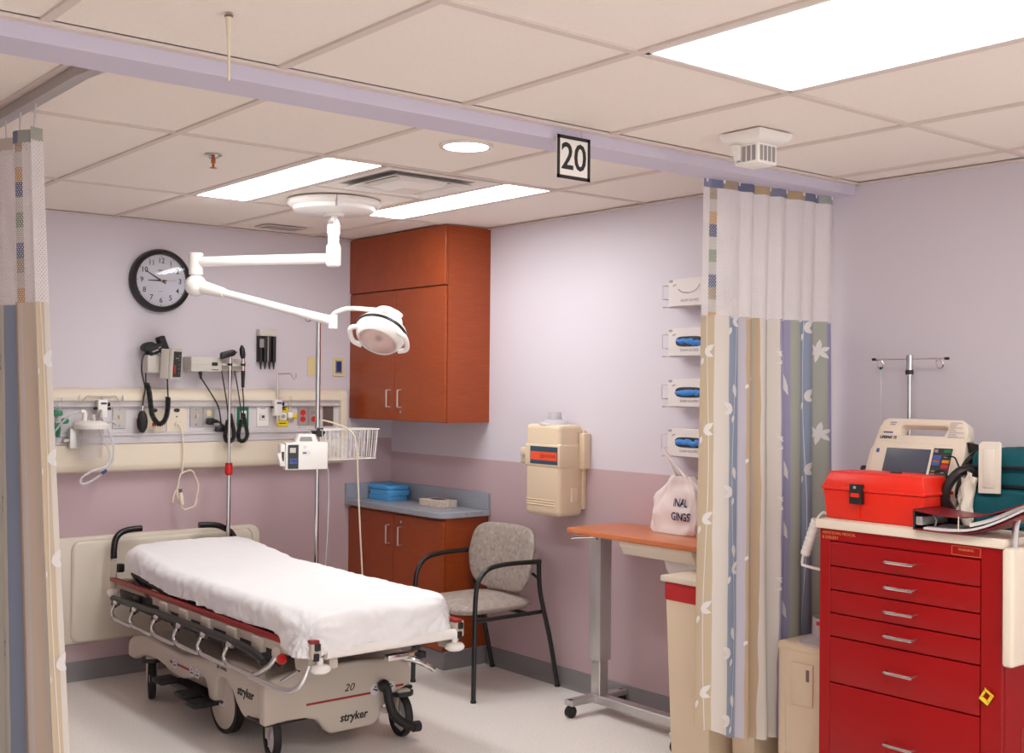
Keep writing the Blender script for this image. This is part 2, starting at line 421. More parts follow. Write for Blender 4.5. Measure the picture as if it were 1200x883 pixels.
for a, b in zip(cv, cv[1:]):
    for k in range(4): cone.b.faces.new((a[k], a[(k+1) % 4], b[(k+1) % 4], b[k]))
cone.b.faces.new(cv[-1]); cone.b.faces.new(cv[0])
part('center_cone', cone, 'white', ad, smooth=False)

fv = thing('ceiling_vent', 'small slotted vent in the ceiling near the back wall', 'vent', (-.93, -.24, H))
part('frame', MB().box(-1.06, -.80, -.31, -.17, H-.005, H-.001), 'grid', fv)
for k in range(5): part('slot', MB().box(-1.04, -.82, -.297+k*.026, -.283+k*.026, H-.0065, H-.0045), 'bezel', fv)

sp = thing('fire_sprinkler', 'small copper and chrome fire sprinkler head under the bay ceiling', 'sprinkler', (-2.143, -1.95, H))
part('escutcheon', MB().lathe([(0, -.012), (.016, -.012), (.036, -.001), (.036, .002), (0, .002)], wloc(sp), UP, 20), 'chrome', sp)
part('body', MB().cyl((-2.143, -1.95, H-.012), (-2.143, -1.95, H-.03), .009).cyl((-2.143, -1.95, H-.03), (-2.143, -1.95, H-.047), .005), 'copper', sp)
part('deflector', MB().cyl((-2.143, -1.95, H-.047), (-2.143, -1.95, H-.050), .014), 'copper', sp)

pc = thing('pull_cord', 'tapering cream pull cord hanging from the hall ceiling in front of the beam', 'cord', (-2.962, -3.787, H2))
part('cap', MB().lathe([(.006, -.006), (.0095, -.004), (.010, 0), (.0, 0)], wloc(pc), UP, 14), 'brown', pc)
part('strand', MB().tube([(-2.962, -3.787, H2-.004), (-2.962, -3.787, H2-.02), (-2.961, -3.787, H2-.06), (-2.96, -3.787, H2-.15)], [.0085, .0065, .0038, .0030], 10), 'cord', pc)

# ceiling-hung sensor on the hall ceiling: flared plate, slotted body
cs = thing('ceiling_sensor', 'white flared box with slots, mounted on the hall ceiling right of the number sign', 'sensor', (-1.07, -3.79, H2))
sx, sy = -1.06, -3.775
o = MB()
def sq(r, z, dx=0): return [(sx-r+dx, sy-r, z), (sx+r+dx, sy-r, z), (sx+r+dx, sy+r, z), (sx-r+dx, sy+r, z)]
lv = [sq(.085, H2), sq(.085, H2-.006), sq(.078, H2-.022), sq(.055, H2-.038)]
vv = [[o.b.verts.new(p) for p in l] for l in lv]
o.b.faces.new(vv[0][::-1]); o.b.faces.new(vv[-1])
for a, b in zip(vv, vv[1:]):
    for k in range(4): o.b.faces.new((a[k], a[(k+1) % 4], b[(k+1) % 4], b[k]))
part('mount_plate', o, 'white', cs)
part('body', MB().box(sx-.05, sx+.05, sy-.05, sy+.05, H2-.105, H2-.036, .005), 'white', cs)
for k in range(4):
    part('slot', MB().box(sx-.0515, sx-.047, sy-.04+k*.021, sy-.026+k*.021, H2-.095, H2-.045), 'bezel', cs)
for k in range(4):
    part('slot', MB().box(sx-.04+k*.021, sx-.026+k*.021, sy-.0515, sy-.047, H2-.095, H2-.045), 'bezel', cs)
part('latch', MB().prism([(sx-.075, H2-.04), (sx-.055, H2-.09), (sx-.05, H2-.04)], 'y', sy+.02, sy+.045), 'white', cs)

# number sign hanging from the beam
sg = thing('bay_sign', 'square white sign with black border reading 20, hanging on the beam', 'sign', (-1.595, -3.46, 2.255))
part('board', MB().box(-1.667, -1.523, -3.463, -3.458, 2.257, 2.397), 'white', sg)
b = .011
part('border', MB().box(-1.667, -1.523, -3.4645, -3.462, 2.397-b, 2.397).box(-1.667, -1.523, -3.4645, -3.462, 2.257, 2.257+b).box(-1.667, -1.667+b, -3.4645, -3.462, 2.257, 2.397).box(-1.523-b, -1.523, -3.4645, -3.462, 2.257, 2.397), 'ink', sg)
text('20', .122, 'ink', sg, (-1.595, -3.4636, 2.326), R_BACK, UP, 'numerals', sx=.92, bold=.0015)
for x in (-1.637, -1.553): part('hanger_clip', MB().tube([(x, -3.460, 2.392), (x-.004, -3.458, 2.41), (x, -3.452, H2-.008)], .0018, 6), 'clear', sg)

# curtain track of the left curtain
tr = MB()
prof = cr([(-3.0, 0, 0), (-3.0, -1.5, 0), (-3.0, -2.7, 0), (-2.995, -2.98, 0), (-2.95, -3.12, 0), (-2.85, -3.2, 0), (-2.7, -3.225, 0), (-1.5, -3.23, 0), (-.02, -3.23, 0)], 6)
def sweep_rect(pts, w, z0, z1):
    m = MB(); rows = []
    for i, p in enumerate(pts):
        t = (pts[min(i+1, len(pts)-1)]-pts[max(i-1, 0)]).normalized(); n = V((-t.y, t.x, 0))
        rows.append([m.b.verts.new((p.x+n.x*a, p.y+n.y*a, z)) for a, z in ((-w, z0), (w, z0), (w, z1), (-w, z1))])
    for a, b in zip(rows, rows[1:]):
        for k in range(4): m.b.faces.new((a[k], a[(k+1) % 4], b[(k+1) % 4], b[k]))
    m.b.faces.new(rows[0]); m.b.faces.new(rows[-1][::-1]); return m
ct = solo('curtain_track', sweep_rect(prof, .02, H-.034, H-.002), 'track', 'curved grey metal curtain track on the bay ceiling at left', 'track')

# ================================================================== CABINETS
uc = thing('wall_cabinet', 'tall cherry wall cabinet reaching the ceiling in the corner', 'cabinet', (-.15, -.5, 1.376))
part('carcass', MB().box(-.298, -.001, -1.008, -.001, 1.376, H-.002), 'wood', uc)
part('filler_panel', MB().box(-.322, -.299, -1.01, -.001, 2.15, H-.002, .002, 1), 'woodh', uc)
for y0, y1, hy in ((-.503, -.004, -.463), (-1.004, -.507, -.58)):
    d = part('door', MB().box(-.318, -.3, y0, y1, 1.379, 2.143, .002, 1), 'wood', uc)
    part('handle', MB().tube(cr([(-.318, hy, 1.455), (-.345, hy, 1.458), (-.347, hy, 1.47), (-.347, hy, 1.545), (-.345, hy, 1.555), (-.318, hy, 1.558)], 4), .0045, 8), 'steel', d)
    if y1 < -.4: part('lock', MB().cyl((-.318, -.578, 1.428), (-.323, -.578, 1.428), .009), 'chrome', d)
bc = thing('base_cabinet', 'low cherry cabinet in the corner under the grey counter', 'cabinet', (-.15, -.5, 0))
part('carcass', MB().box(-.298, -.001, -1.005, -.001, .10, .842), 'wood', bc)
part('toe_base', MB().box(-.305, -.001, -1.012, -.001, 0, .102, .004, 1), 'base', bc, label='grey vinyl base strip')
for y0, y1, hy in ((-.503, -.004, -.467), (-1.002, -.507, -.594)):
    d = part('door', MB().box(-.316, -.299, y0, y1, .106, .826, .002, 1), 'wood', bc)
    part('handle', MB().tube(cr([(-.316, hy, .65), (-.342, hy, .653), (-.344, hy, .665), (-.344, hy, .745), (-.342, hy, .757), (-.316, hy, .76)], 4), .0045, 8), 'steel', d)
    if y1 < -.4: part('lock', MB().cyl((-.316, -.592, .787), (-.321, -.592, .787), .009), 'chrome', d)
co = thing('countertop', 'speckled grey laminate countertop with low backsplash on the base cabinet', 'counter', (-.16, -.5, .843))
cpoly = [(0, 0), (-.345, 0), (-.345, -.93), (-.34, -.965), (-.32, -1.0), (-.285, -1.02), (-.25, -1.028), (0, -1.028)]
part('slab', MB().prism([(x-.001, y-.001) for x, y in cpoly], 'z', .843, .876, .003, 1), 'counter', co)
part('backsplash', MB().box(-.022, -.001, -1.028, -.001, .876, .975, .002, 1).box(-.345, -.022, -.022, -.001, .876, .975, .002, 1), 'counter', co)

# folded drapes
def drape(z, dx, dy, label, seed):
    random.seed(seed); t = MB()
    x0, x1, y0, y1, h = -.20+dx, -.035+dx, -.285+dy, -.045+dy, .03
    for k in range(3):
        zz = z+k*h/3; e = random.uniform(-.004, .006)
        def fn(u, v, zz=zz, e=e):
            a = 2*PI*u; r = 1-.03*abs(math.sin(3*a+k))
            cxx, cyy = (x0+x1)/2, (y0+y1)/2
            ca, sa = math.cos(a), math.sin(a)
            X = math.copysign(abs(ca)**.28, ca)*((x1-x0)/2+e)*r; Y = math.copysign(abs(sa)**.28, sa)*((y1-y0)/2+e)*r
            w = [0, .985, 1, .985, 0][min(4, int(round(v*4)))]; hz = [0, .0004, h/6, h/3-.0004, h/3][min(4, int(round(v*4)))]
            nz = noise.noise(V((X*14+seed, Y*14, k)))*.0022
            return (cxx+X*w, cyy+Y*w, zz+hz+(nz if v > .6 else nz*.3))
        t.grid(fn, 40, 5, True)
    solo('folded_drape', t, 'blue', label, 'drape', 'blue drapes folded on the counter', smooth=60)
drape(.877, -.012, .004, 'folded blue drape at the bottom of the stack on the grey counter', 3)
drape(.9085, -.004, -.006, 'folded blue drape in the middle of the stack on the grey counter', 5)
drape(.940, -.008, .0, 'folded blue drape on top of the stack on the grey counter', 8)
tb = thing('tissue_box', 'flat beige tissue box on the grey counter', 'box', (-.12, -.7, .8765))
part('carton', MB().box(-.185, -.065, -.795, -.58, .8765, .918, .002, 1), 'tissue', tb)
part('opening', MB().prism([(-.125+.03*math.cos(a*PI/8), -.688+.062*math.sin(a*PI/8)) for a in range(16)], 'z', .917, .9186), 'dark', tb)

# ================================================================== CHAIR
chr_ = thing('armchair', 'black framed guest chair with mottled grey vinyl seat beside the cabinet', 'chair', (-.31, -1.37, 0))
for y, s in ((-1.635, -1), (-1.105, 1)):
    f = cr([(-.58, y, .004), (-.577, y, .25), (-.572, y, .50), (-.555, y, .60), (-.50, y, .655), (-.42, y, .672), (-.30, y+s*.008, .675), (-.165, y+s*.022, .672)], 6)
    part('front_leg', MB().tube(f, .0125, 10), 'chairmetal', chr_)
    part('rear_leg', MB().tube(cr([(-.03, y+s*.012, .004), (-.085, y+s*.014, .25), (-.135, y+s*.016, .42), (-.165, y+s*.018, .54), (-.175, y+s*.022, .68)], 6), .0125, 10), 'chairmetal', chr_)
    part('glide', MB().cyl((-.58, y, 0), (-.58, y, .012), .015).cyl((-.03, y+s*.012, 0), (-.03, y+s*.012, .012), .015), 'blackr', chr_)
    part('side_rail', MB().tube([(-.575, y, .405), (-.12, y, .405)], .011, 8), 'chairmetal', chr_)
for x in (-.47, -.22): part('cross_rail', MB().tube([(x, -1.635, .402), (x, -1.105, .402)], .011, 8), 'chairmetal', chr_)
def seatfn(u, v):
    a = 2*PI*u; ca, sa = math.cos(a), math.sin(a)
    X = math.copysign(abs(ca)**.55, ca)*.255; Y = math.copysign(abs(sa)**.55, sa)*.245
    k = min(8, int(round(v*8)))
    w = [0, .55, .9, .975, 1, .985, .9, .5, 0][k]; z = [.412, .412, .412, .420, .437, .452, .463, .468, .466][k]
    z += (.016*max(0, -X*w/.25-.55) if False else 0) - .012*((Y*w/.245)**2)*(1 if k > 4 else 0) - .022*max(0, -X*w/.255-.6)
    return (-.365+X*w, -1.37+Y*w, z+.012)
part('seat', MB().grid(seatfn, 48, 9, True), 'upholstery', chr_, smooth=True)
def backfn(u, v):
    a = 2*PI*u; ca, sa = math.cos(a), math.sin(a)
    p = .42
    Y = math.copysign(abs(ca)**p, ca)*.272; Z = math.copysign(abs(sa)**p, sa)*.178
    Y *= (1+.10*(Z/.178)) if Z < 0 else (1-.06*Z/.178)
    if Z < 0: Y *= 1-.14*(Z/.178)**2
    k = min(8, int(round(v*8)))
    w = [0, .6, .93, .99, 1, .99, .93, .6, 0][k]; d = [-.018, -.018, -.015, -.008, 0, .010, .018, .022, .023][k]
    y, z = Y*w, Z*w
    x = -.150+d - .04*(y/.272)**2
    ang = math.radians(10)
    return (x+z*math.sin(ang)-.012, -1.367+y, .665+z*math.cos(ang))
part('backrest', MB().grid(backfn, 56, 9, True), 'upholstery', chr_, smooth=True)
for y in (-1.62, -1.12): part('back_bracket', MB().tube([(-.165, y-(.03 if y < -1.3 else -.03), .58), (-.16, y+(.03 if y < -1.3 else -.03), .60)], .008, 8), 'chairmetal', chr_)

# ================================================================== WALL THINGS ON THE RIGHT WALL
sc = thing('sharps_dispenser', 'beige wall mounted sharps container with orange and blue label', 'container', (-.09, -1.69, .918))
part('back_bracket', MB().box(-.05, -.001, -1.86, -1.70, 1.16, 1.345, .006).box(-.028, -.001, -1.83, -1.55, .95, 1.36, .006), 'beige', sc)
part('cabinet_shell', MB().box(-.185, -.02, -1.822, -1.553, .918, 1.388, .022, 4), 'beige', sc)
part('band', MB().box(-.1885, -.03, -1.826, -1.549, 1.165, 1.29, .012, 3), 'beige', sc)
part('lock_lug', MB().box(-.17, -.12, -1.565, -1.49, 1.178, 1.262, .01, 3), 'beige', sc)
part('lock', MB().cyl((-.169, -1.52, 1.222), (-.178, -1.52, 1.222), .014).cyl((-.178, -1.52, 1.222), (-.181, -1.52, 1.222), .007), 'chrome', sc)
for k in range(3): part('rib', MB().box(-.188, -.18, -1.79, -1.565, .968+k*.013, .974+k*.013, .002, 1), 'beige', sc)
part('side_tab', MB().box(-.105, -.06, -1.829, -1.815, .99, 1.065, .003, 1), 'beige2', sc)
for z in (1.17, 1.19, 1.21, 1.23, 1.25, 1.27, 1.30, 1.32, 1.34): part('hinge_knuckle', MB().box(-.062, -.054, -1.8275, -1.818, z, z+.012), 'creamd', sc)
part('label_back', MB().box(-.190, -.1875, -1.812, -1.598, 1.183, 1.274), 'labelblue', sc)
part('label_strip', MB().box(-.1908, -.1895, -1.807, -1.603, 1.203, 1.247), 'labelorange', sc)
text('BIOHAZARD', .024, 'rubyink', sc, (-.1908, -1.752, 1.225), R_RIGHT, UP, sx=.72)
bz = MB()
for k in range(3):
    a = PI/2+k*2*PI/3
    bz.tube([(-.1910, -1.690-.007*math.cos(a)-.007*math.cos(b*PI/6), 1.225+.007*math.sin(a)+.007*math.sin(b*PI/6)) for b in range(12)], .0014, 5, closed=True)
part('hazard_symbol', bz, 'rubyink', sc)
part('neck', MB().lathe([(.085, 1.386), (.08, 1.395), (.055, 1.405), (.038, 1.412), (.035, 1.452), (.030, 1.452), (.030, 1.40)], (-.10, -1.69, 0), UP, 24), 'clearneck', sc)

def glove_box(z, label, mode):
    t = thing('glove_box', label, 'box', (-.05, -2.6, z), 'glove boxes on the wall')
    x0 = -.098
    y1, y0 = -2.487, -2.742
    w = MB()
    for yy in (-2.462, -2.758):
        w.tube([(-.001, yy, z+.035), (-.112, yy, z+.035), (-.112, yy, z+.10), (-.001, yy, z+.10)], .0025, 6)
    for xx in (-.02, -.085): w.tube([(xx, -2.462, z-.003), (xx, -2.758, z-.003)], .0025, 6)
    w.tube([(-.112, -2.462, z+.10), (-.112, -2.484, z+.10)], .0025, 6).tube([(-.112, -2.462, z+.035), (-.112, -2.484, z+.035)], .0025, 6)
    w.tube([(-.003, -2.462, z+.12), (-.003, -2.462, z-.003), (-.112, -2.462, z-.003)], .0025, 6).tube([(-.003, -2.758, z+.12), (-.003, -2.758, z-.003)], .0025, 6)
    part('wire_holder', w, 'steel', t)
    c = part('carton', MB().box(x0, -.004, y0, y1, z, z+.128, .001, 1), 'carton', t)
    yc, zc = (y0+y1)/2-.005, z+.066
    text('EXAM GLOVES', .017, 'inkgrey', t, (x0-.0005, yc, z+.025), R_RIGHT, UP)
    part('corner_print', MB().box(x0-.0012, x0, y1-.026, y1-.004, z+.112, z+.124), 'inkgrey', t)
    part('corner_print', MB().prism([(y1-.03, z+.092), (y1-.05, z+.10), (y1-.046, z+.104), (y1-.026, z+.098)], 'x', x0-.0012, x0), 'inkgrey', t)
    if mode:
        rr = [(yc+.085*math.copysign(abs(math.cos(a))**.5, math.cos(a)), zc+.024*math.copysign(abs(math.sin(a))**.7, math.sin(a))) for a in [k*2*PI/28 for k in range(28)]]
        part('opening', MB().prism(rr, 'x', x0-.0015, x0+.002), 'dark', t)
        gl = MB(); random.seed(int(z*1000))
        for k in range(7):
            yy = yc+.062-k*.0205+random.uniform(-.004, .004); gl._merge(MB().ball((0, 0, 0), (.010, random.uniform(.020, .032), random.uniform(.010, .016)), 12).b, M.Translation((x0-.001, yy, zc-.003+random.uniform(-.005, .005))) @ M.Rotation(random.uniform(-.6, .6), 4, 'X'))
        part('gloves', gl, 'glove', t, smooth=True)
    else:
        part('tear_flap', MB().tube(cr([(x0-.001, yc+.07, zc+.012), (x0-.001, yc+.045, zc-.002), (x0-.001, yc, zc-.006), (x0-.001, yc-.04, zc+.006), (x0-.001, yc-.062, zc+.03)], 5), [.0028]*10+[.0015]*11, 5), 'inkgrey', t)
glove_box(1.965, 'unopened white glove box, topmost of the four on the right wall', 0)
glove_box(1.733, 'white glove box with blue gloves, second from the top on the right wall', 1)
glove_box(1.497, 'white glove box with blue gloves, third from the top on the right wall', 1)
glove_box(1.265, 'lowest white glove box with blue gloves, directly above the plastic bag', 1)

# ================================================================== OVERBED TABLE, BAG
ot = thing('overbed_table', 'overbed table with orange wood top on a steel column near the right wall', 'table', (-.21, -2.45, 0))
def rrect(x0, x1, y0, y1, r, n=5):
    P = []
    for cx_, cy_, a0 in ((x1-r, y1-r, 0), (x0+r, y1-r, PI/2), (x0+r, y0+r, PI), (x1-r, y0+r, 1.5*PI)):
        P += [(cx_+r*math.cos(a0+k*PI/2/n), cy_+r*math.sin(a0+k*PI/2/n)) for k in range(n+1)]
    return P
part('tabletop', MB().prism(rrect(-.4, -.012, -2.95, -2.10, .035), 'z', .885, .910, .004, 2), 'tablewood', ot)
part('upper_column', MB().box(-.238, -.162, -2.185, -2.105, .26, .882, .004, 2), 'alu', ot)
part('lower_column', MB().box(-.229, -.171, -2.176, -2.114, .05, .30, .003, 1), 'steel', ot)
part('screw', MB().cyl((-.2385, -2.16, .85), (-.241, -2.16, .85), .004), 'dark', ot)
part('top_plate', MB().box(-.31, -.09, -2.42, -2.13, .868, .885, .002, 1), 'steel', ot)
part('release_lever', MB().tube([(-.29, -2.2, .866), (-.36, -2.14, .862), (-.375, -2.125, .858)], .005, 6), 'chrome', ot)
part('foot_bar', MB().box(-.385, -.008, -2.15, -2.095, .058, .085, .003, 1), 'steel', ot)
part('foot_bar', MB().box(-.385, -.008, -2.83, -2.775, .058, .085, .003, 1), 'steel', ot)
part('base_bar', MB().box(-.235, -.175, -2.80, -2.13, .052, .092, .003, 1), 'steel', ot)
part('drawer', MB().prism([(-.385, .884), (-.385, .862), (-.37, .848), (-.36, .822), (-.06, .822), (-.05, .848), (-.035, .862), (-.035, .884)], 'y', -2.90, -2.46, .003, 1), 'cream', ot)
for x in (-.367, -.03):
    for y in (-2.122, -2.802):
        c = part('caster', MB().cyl((x, y-.013, .028), (x, y+.013, .028), .028, seg=20), 'blackr', ot)
        part('caster_fork', MB().cyl((x, y, .05), (x, y, .085), .012).box(x-.01, x+.01, y-.017, y+.017, .03, .055, .004, 1), 'black', c)
pp = solo('paper_liner', MB().grid(lambda u, v: (-.30+.2*u+.006*math.sin(v*9), -2.66-.26*v, .822-.075*(1-abs(2*u-1)**6)-.008*math.sin(v*6+u)), 14, 12), 'paper', 'white paper liner hanging under the drawer of the overbed table', 'paper', smooth=60)
pp.modifiers.new('thick', 'SOLIDIFY').thickness = .002

bg = thing('plastic_bag', 'white plastic belongings bag with navy letters on the overbed table', 'bag', (-.1, -2.62, .911))
def bagfn(u, v):
    a = 2*PI*u; ca, sa = math.cos(a), math.sin(a)
    X = math.copysign(abs(ca)**.6, ca); Y = math.copysign(abs(sa)**.6, sa)
    k = v
    wid = (.145+.012*math.sin(PI*k)) if k < .55 else .157-.10*((k-.55)/.45)**1.2
    dep = .066*(1-.65*k) if k < .9 else .03
    n = noise.noise(V((X*2.2+3, Y*2.2, k*4)))*.018+noise.noise(V((X*6, Y*7+2, k*5)))*.011
    if k < .02: n *= .2
    x = -.105+X*(dep+n*.7); y = -2.575+Y*(wid+n)-.02*k
    z = .9115+.265*k**.92+(.004*math.sin(a*3) if k > .1 else 0)
    return (x, y, z)
part('film', MB().grid(bagfn, 64, 24, True), 'bagfilm', bg, smooth=True)
part('contents', MB().ball((-.105, -2.60, .985), (.04, .11, .07), 14), 'carton', bg, smooth=True)
for dy in (-.02, .02):
    part('handle', MB().tube(cr([(-.105+dy*.5, -2.585+dy*2, 1.165), (-.11, -2.55+dy, 1.21), (-.114, -2.50+dy*.4, 1.262), (-.116, -2.473, 1.2985)], 5), [.011, .010, .009, .008, .007, .006, .006, .005, .005, .005, .004, .004, .004, .004, .003, .003][:16], 8), 'bagfilm', bg, smooth=True)
for s, z, al in (('INAL', 1.055, -2.625), ('GINGS', .992, -2.635)):
    w = text(s, .052, 'navy', bg, (-.31, al, z), R_RIGHT, UP, sx=.72, bold=.001)
    for v in w.data.vertices:            # lay the print on the film
        p = v.co+wloc(bg); k = max(0, (p.z-.9115)/.265)**(1/.92); yy = max(-.94, min(.94, (p.y+2.575+.02*k)/.155))
        sa = math.copysign(abs(yy)**(1/.6), yy); a = PI-math.asin(sa); b_ = V(bagfn((a/(2*PI)) % 1, k)); v.co.x = b_.x-.009-wloc(bg).x
# ================================================================== BINS BEHIND THE CURTAIN
rb = thing('sharps_bin', 'tall beige bin with red band behind the right curtain, under the table', 'bin', (-.33, -2.98, 0))
def taper(mb, x0, x1, y0, y1, z0, z1, e, bev=.012):
    o = bmesh.new(); A = [o.verts.new(p) for p in ((x0+e, y0+e, z0), (x1-e, y0+e, z0), (x1-e, y1-e, z0), (x0+e, y1-e, z0))]
    B = [o.verts.new(p) for p in ((x0, y0, z1), (x1, y0, z1), (x1, y1, z1), (x0, y1, z1))]
    o.faces.new(A[::-1]); o.faces.new(B)
    for k in range(4): o.faces.new((A[k], A[(k+1) % 4], B[(k+1) % 4], B[k]))
    bmesh.ops.bevel(o, geom=o.edges[:], offset=bev, segments=2, profile=.5, affect='EDGES'); return mb._merge(o)
part('body', taper(MB(), -.50, -.16, -3.105, -2.855, 0, .70, .02), 'beige2', rb)
part('band', MB().box(-.505, -.155, -3.11, -2.852, .685, .765, .012), 'redband', rb)
part('lid', MB().box(-.515, -.145, -3.118, -2.838, .765, .79, .006), 'cream', rb)

# ================================================================== HEADWALL UNIT AND WHAT IT CARRIES
X0, X1 = -2.75, -.386
hwu = thing('headwall_unit', 'long cream and grey medical headwall rail on the back wall over the bed', 'headwall', (-1.57, -.05, 1.105))
part('top_cover', MB().prism([(-.001, 1.49), (-.092, 1.49), (-.092, 1.505), (-.088, 1.525), (-.072, 1.545), (-.045, 1.556), (-.001, 1.556)], 'x', X0, X1-.02), 'cream', hwu)
part('upper_rail', MB().box(X0, X1-.02, -.078, -.001, 1.452, 1.49).box(X0, X1-.02, -.086, -.076, 1.480, 1.488, .002, 1).box(X0, X1-.02, -.086, -.076, 1.456, 1.463, .002, 1), 'greyr', hwu)
part('outlet_panel', MB().box(X0, X1-.02, -.062, -.001, 1.318, 1.452), 'greypan', hwu)
part('lower_rail', MB().box(X0, X1-.02, -.078, -.001, 1.255, 1.318).box(X0, X1-.02, -.088, -.076, 1.300, 1.312, .002, 1).box(X0, X1-.02, -.088, -.076, 1.258, 1.268, .002, 1), 'greyr', hwu)
part('bottom_cover', MB().prism([(-.001, 1.105), (-.05, 1.105), (-.078, 1.116), (-.09, 1.135), (-.092, 1.15), (-.092, 1.255), (-.001, 1.255)], 'x', X0, X1-.02), 'cream', hwu)
part('end_cap', MB().prism([(-.001, 1.103), (-.05, 1.103), (-.08, 1.114), (-.094, 1.135), (-.096, 1.15), (-.096, 1.507), (-.09, 1.529), (-.073, 1.549), (-.045, 1.559), (-.001, 1.559)], 'x', X1-.045, X1, .004, 2), 'cream', hwu)
for x in (-1.99, -1.12, -.70): part('panel_joint', MB().box(x-.001, x+.001, -.0632, -.06, 1.32, 1.452), 'bezel', hwu)

PY = -.062
def plate(x, w, h, m, name='wall_plate', z=1.397):
    p = part(name, MB().box(x-w/2, x+w/2, PY-.007, PY, z-h/2, z+h/2, .002, 1), m, hwu); p['w'] = 0; return p
def screws(p, x, dz=.042, z=1.397):
    for s in (-1, 1): part('screw', MB().cyl((x, PY-.007, z+s*dz), (x, PY-.0085, z+s*dz), .0035, seg=8), 'chrome', p)
def toggle(x):
    p = plate(x, .072, .115, 'steel', 'switch_plate'); screws(p, x)
    part('toggle', MB().box(x-.005, x+.005, PY-.02, PY-.006, 1.39, 1.412, .002, 1), 'ivory', p)
def outlet(x, m, pm, plugged=False):
    p = plate(x, .072, .115, pm, 'outlet_plate')
    for z in (1.417, 1.377): part('socket', MB().cyl((x, PY-.006, z), (x, PY-.010, z), .017, seg=18), m, p)
    part('screw', MB().cyl((x, PY-.007, 1.397), (x, PY-.009, 1.397), .003, seg=8), 'chrome', p)
    return p
toggle(-1.794); toggle(-1.356)
outlet(-1.279, 'ivory', 'steel')
for x in (-1.60, -1.471):
    p = plate(x, .115, .155, 'cream', 'nurse_call_plate', 1.385)
    part('badge', MB().prism([(x+.018*math.cos(a*PI/8), 1.435+.011*math.sin(a*PI/8)) for a in range(16)], 'y', PY-.009, PY-.006), 'panelblk', p)
    part('lamp', MB().cyl((x, PY-.007, 1.40), (x, PY-.010, 1.40), .004, seg=8), 'black', p)
    part('jack', MB().cyl((x, PY-.007, 1.36), (x, PY-.016, 1.36), .012, seg=14), 'cream' if x > -1.5 else 'redout', p)
p = plate(-1.069, .072, .12, 'green', 'oxygen_plate'); screws(p, -1.069, .05)
part('label_window', MB().box(-1.069-.02, -1.069+.02, PY-.009, PY-.006, 1.375, 1.43), 'white', p)
p = plate(-.944, .076, .12, 'white', 'data_plate')
part('jack', MB().box(-.944-.02, -.944+.02, PY-.012, PY-.006, 1.375, 1.415, .002, 1), 'carton', p); part('port', MB().box(-.944-.008, -.944+.008, PY-.0125, PY-.011, 1.387, 1.402), 'dark', p)
part('print', MB().box(-.944-.015, -.944+.015, PY-.0075, PY-.0065, 1.44, 1.446), 'inkgrey', p)
p = plate(-.814, .076, .125, 'yellow', 'medical_air_plate')
part('socket', MB().box(-.814-.024, -.814+.024, PY-.016, PY-.006, 1.372, 1.418, .004, 1), 'white', p); part('port', MB().cyl((-.814, PY-.016, 1.395), (-.814, PY-.018, 1.395), .012), 'inkgrey', p)
for k in range(2): part('print', MB().box(-.814-.022, -.814+.022, PY-.0078, PY-.0065, 1.433+k*.012, 1.438+k*.012), 'ink', p)
part('print', MB().box(-.814-.022, -.814+.022, PY-.0078, PY-.0065, 1.352, 1.357), 'ink', p)
outlet(-.680, 'redout', 'steel')
p = plate(-.605, .072, .115, 'steel', 'outlet_plate'); part('socket', MB().cyl((-.605, PY-.006, 1.377), (-.605, PY-.010, 1.377), .017, seg=18), 'redout', p); part('rocker', MB().box(-.622, -.588, PY-.010, PY-.006, 1.404, 1.432, .002, 1), 'bezel', p)
p = plate(-.505, .072, .125, 'brown', 'blank_plate'); screws(p, -.505, .048)

# oxygen flowmeter at the left
fm = thing('flowmeter', 'green oxygen flowmeter at the left end of the headwall beside the curtain', 'flowmeter', (-2.13, -.1, 1.34))
part('body', MB().box(-2.155, -2.105, -.11, -.065, 1.41, 1.44, .006), 'green', fm)
part('base', MB().box(-2.155, -2.115, -.11, -.065, 1.335, 1.375, .006), 'green', fm)
part('knob', MB().cyl((-2.095, -.1, 1.385), (-2.095, -.125, 1.385), .016, seg=14), 'green', fm)
part('tube', MB().cyl((-2.12, -.10, 1.375), (-2.12, -.10, 1.505), .012, seg=14), 'clear', fm)
part('outlet', MB().cyl((-2.125, -.1, 1.30), (-2.125, -.1, 1.34), .008, .011), 'green', fm)
fy = thing('flowmeter', 'clear air flowmeter with yellow knob at the yellow plate', 'flowmeter', (-.775, -.1, 1.36))
part('body', MB().box(-.795, -.765, -.105, -.078, 1.385, 1.42, .004), 'whitem', fy)
part('knob', MB().cyl((-.765, -.092, 1.395), (-.74, -.092, 1.395), .015, seg=14), 'yellow', fy)
part('tube', MB().cyl((-.778, -.092, 1.42), (-.778, -.092, 1.515), .010, seg=14), 'clear', fy)

# suction canister
su = thing('suction_canister', 'clear suction canister with white lid and tubing on the headwall at left', 'canister', (-1.975, -.14, 1.175))
part('bracket', MB().box(-2.075, -2.02, -.13, -.085, 1.24, 1.345, .004).box(-2.10, -2.075, -.11, -.085, 1.275, 1.29), 'steel', su)
part('jar', MB().lathe([(0, 1.182), (.05, 1.182), (.055, 1.19), (.063, 1.345), (.060, 1.345), (.052, 1.194), (0, 1.188)], (-1.975, -.155, 0), UP, 28), 'clear', su)
part('lid', MB().lathe([(.0, 1.343), (.082, 1.343), (.085, 1.35), (.085, 1.366), (.078, 1.374), (.05, 1.385), (0, 1.388)], (-1.975, -.155, 0), UP, 28), 'white', su)
part('port', MB().cyl((-2.01, -.155, 1.38), (-2.01, -.155, 1.425), .012).tube(cr([(-2.01, -.155, 1.42), (-2.012, -.155, 1.432), (-2.03, -.155, 1.435)], 4), .011, 8), 'white', su)
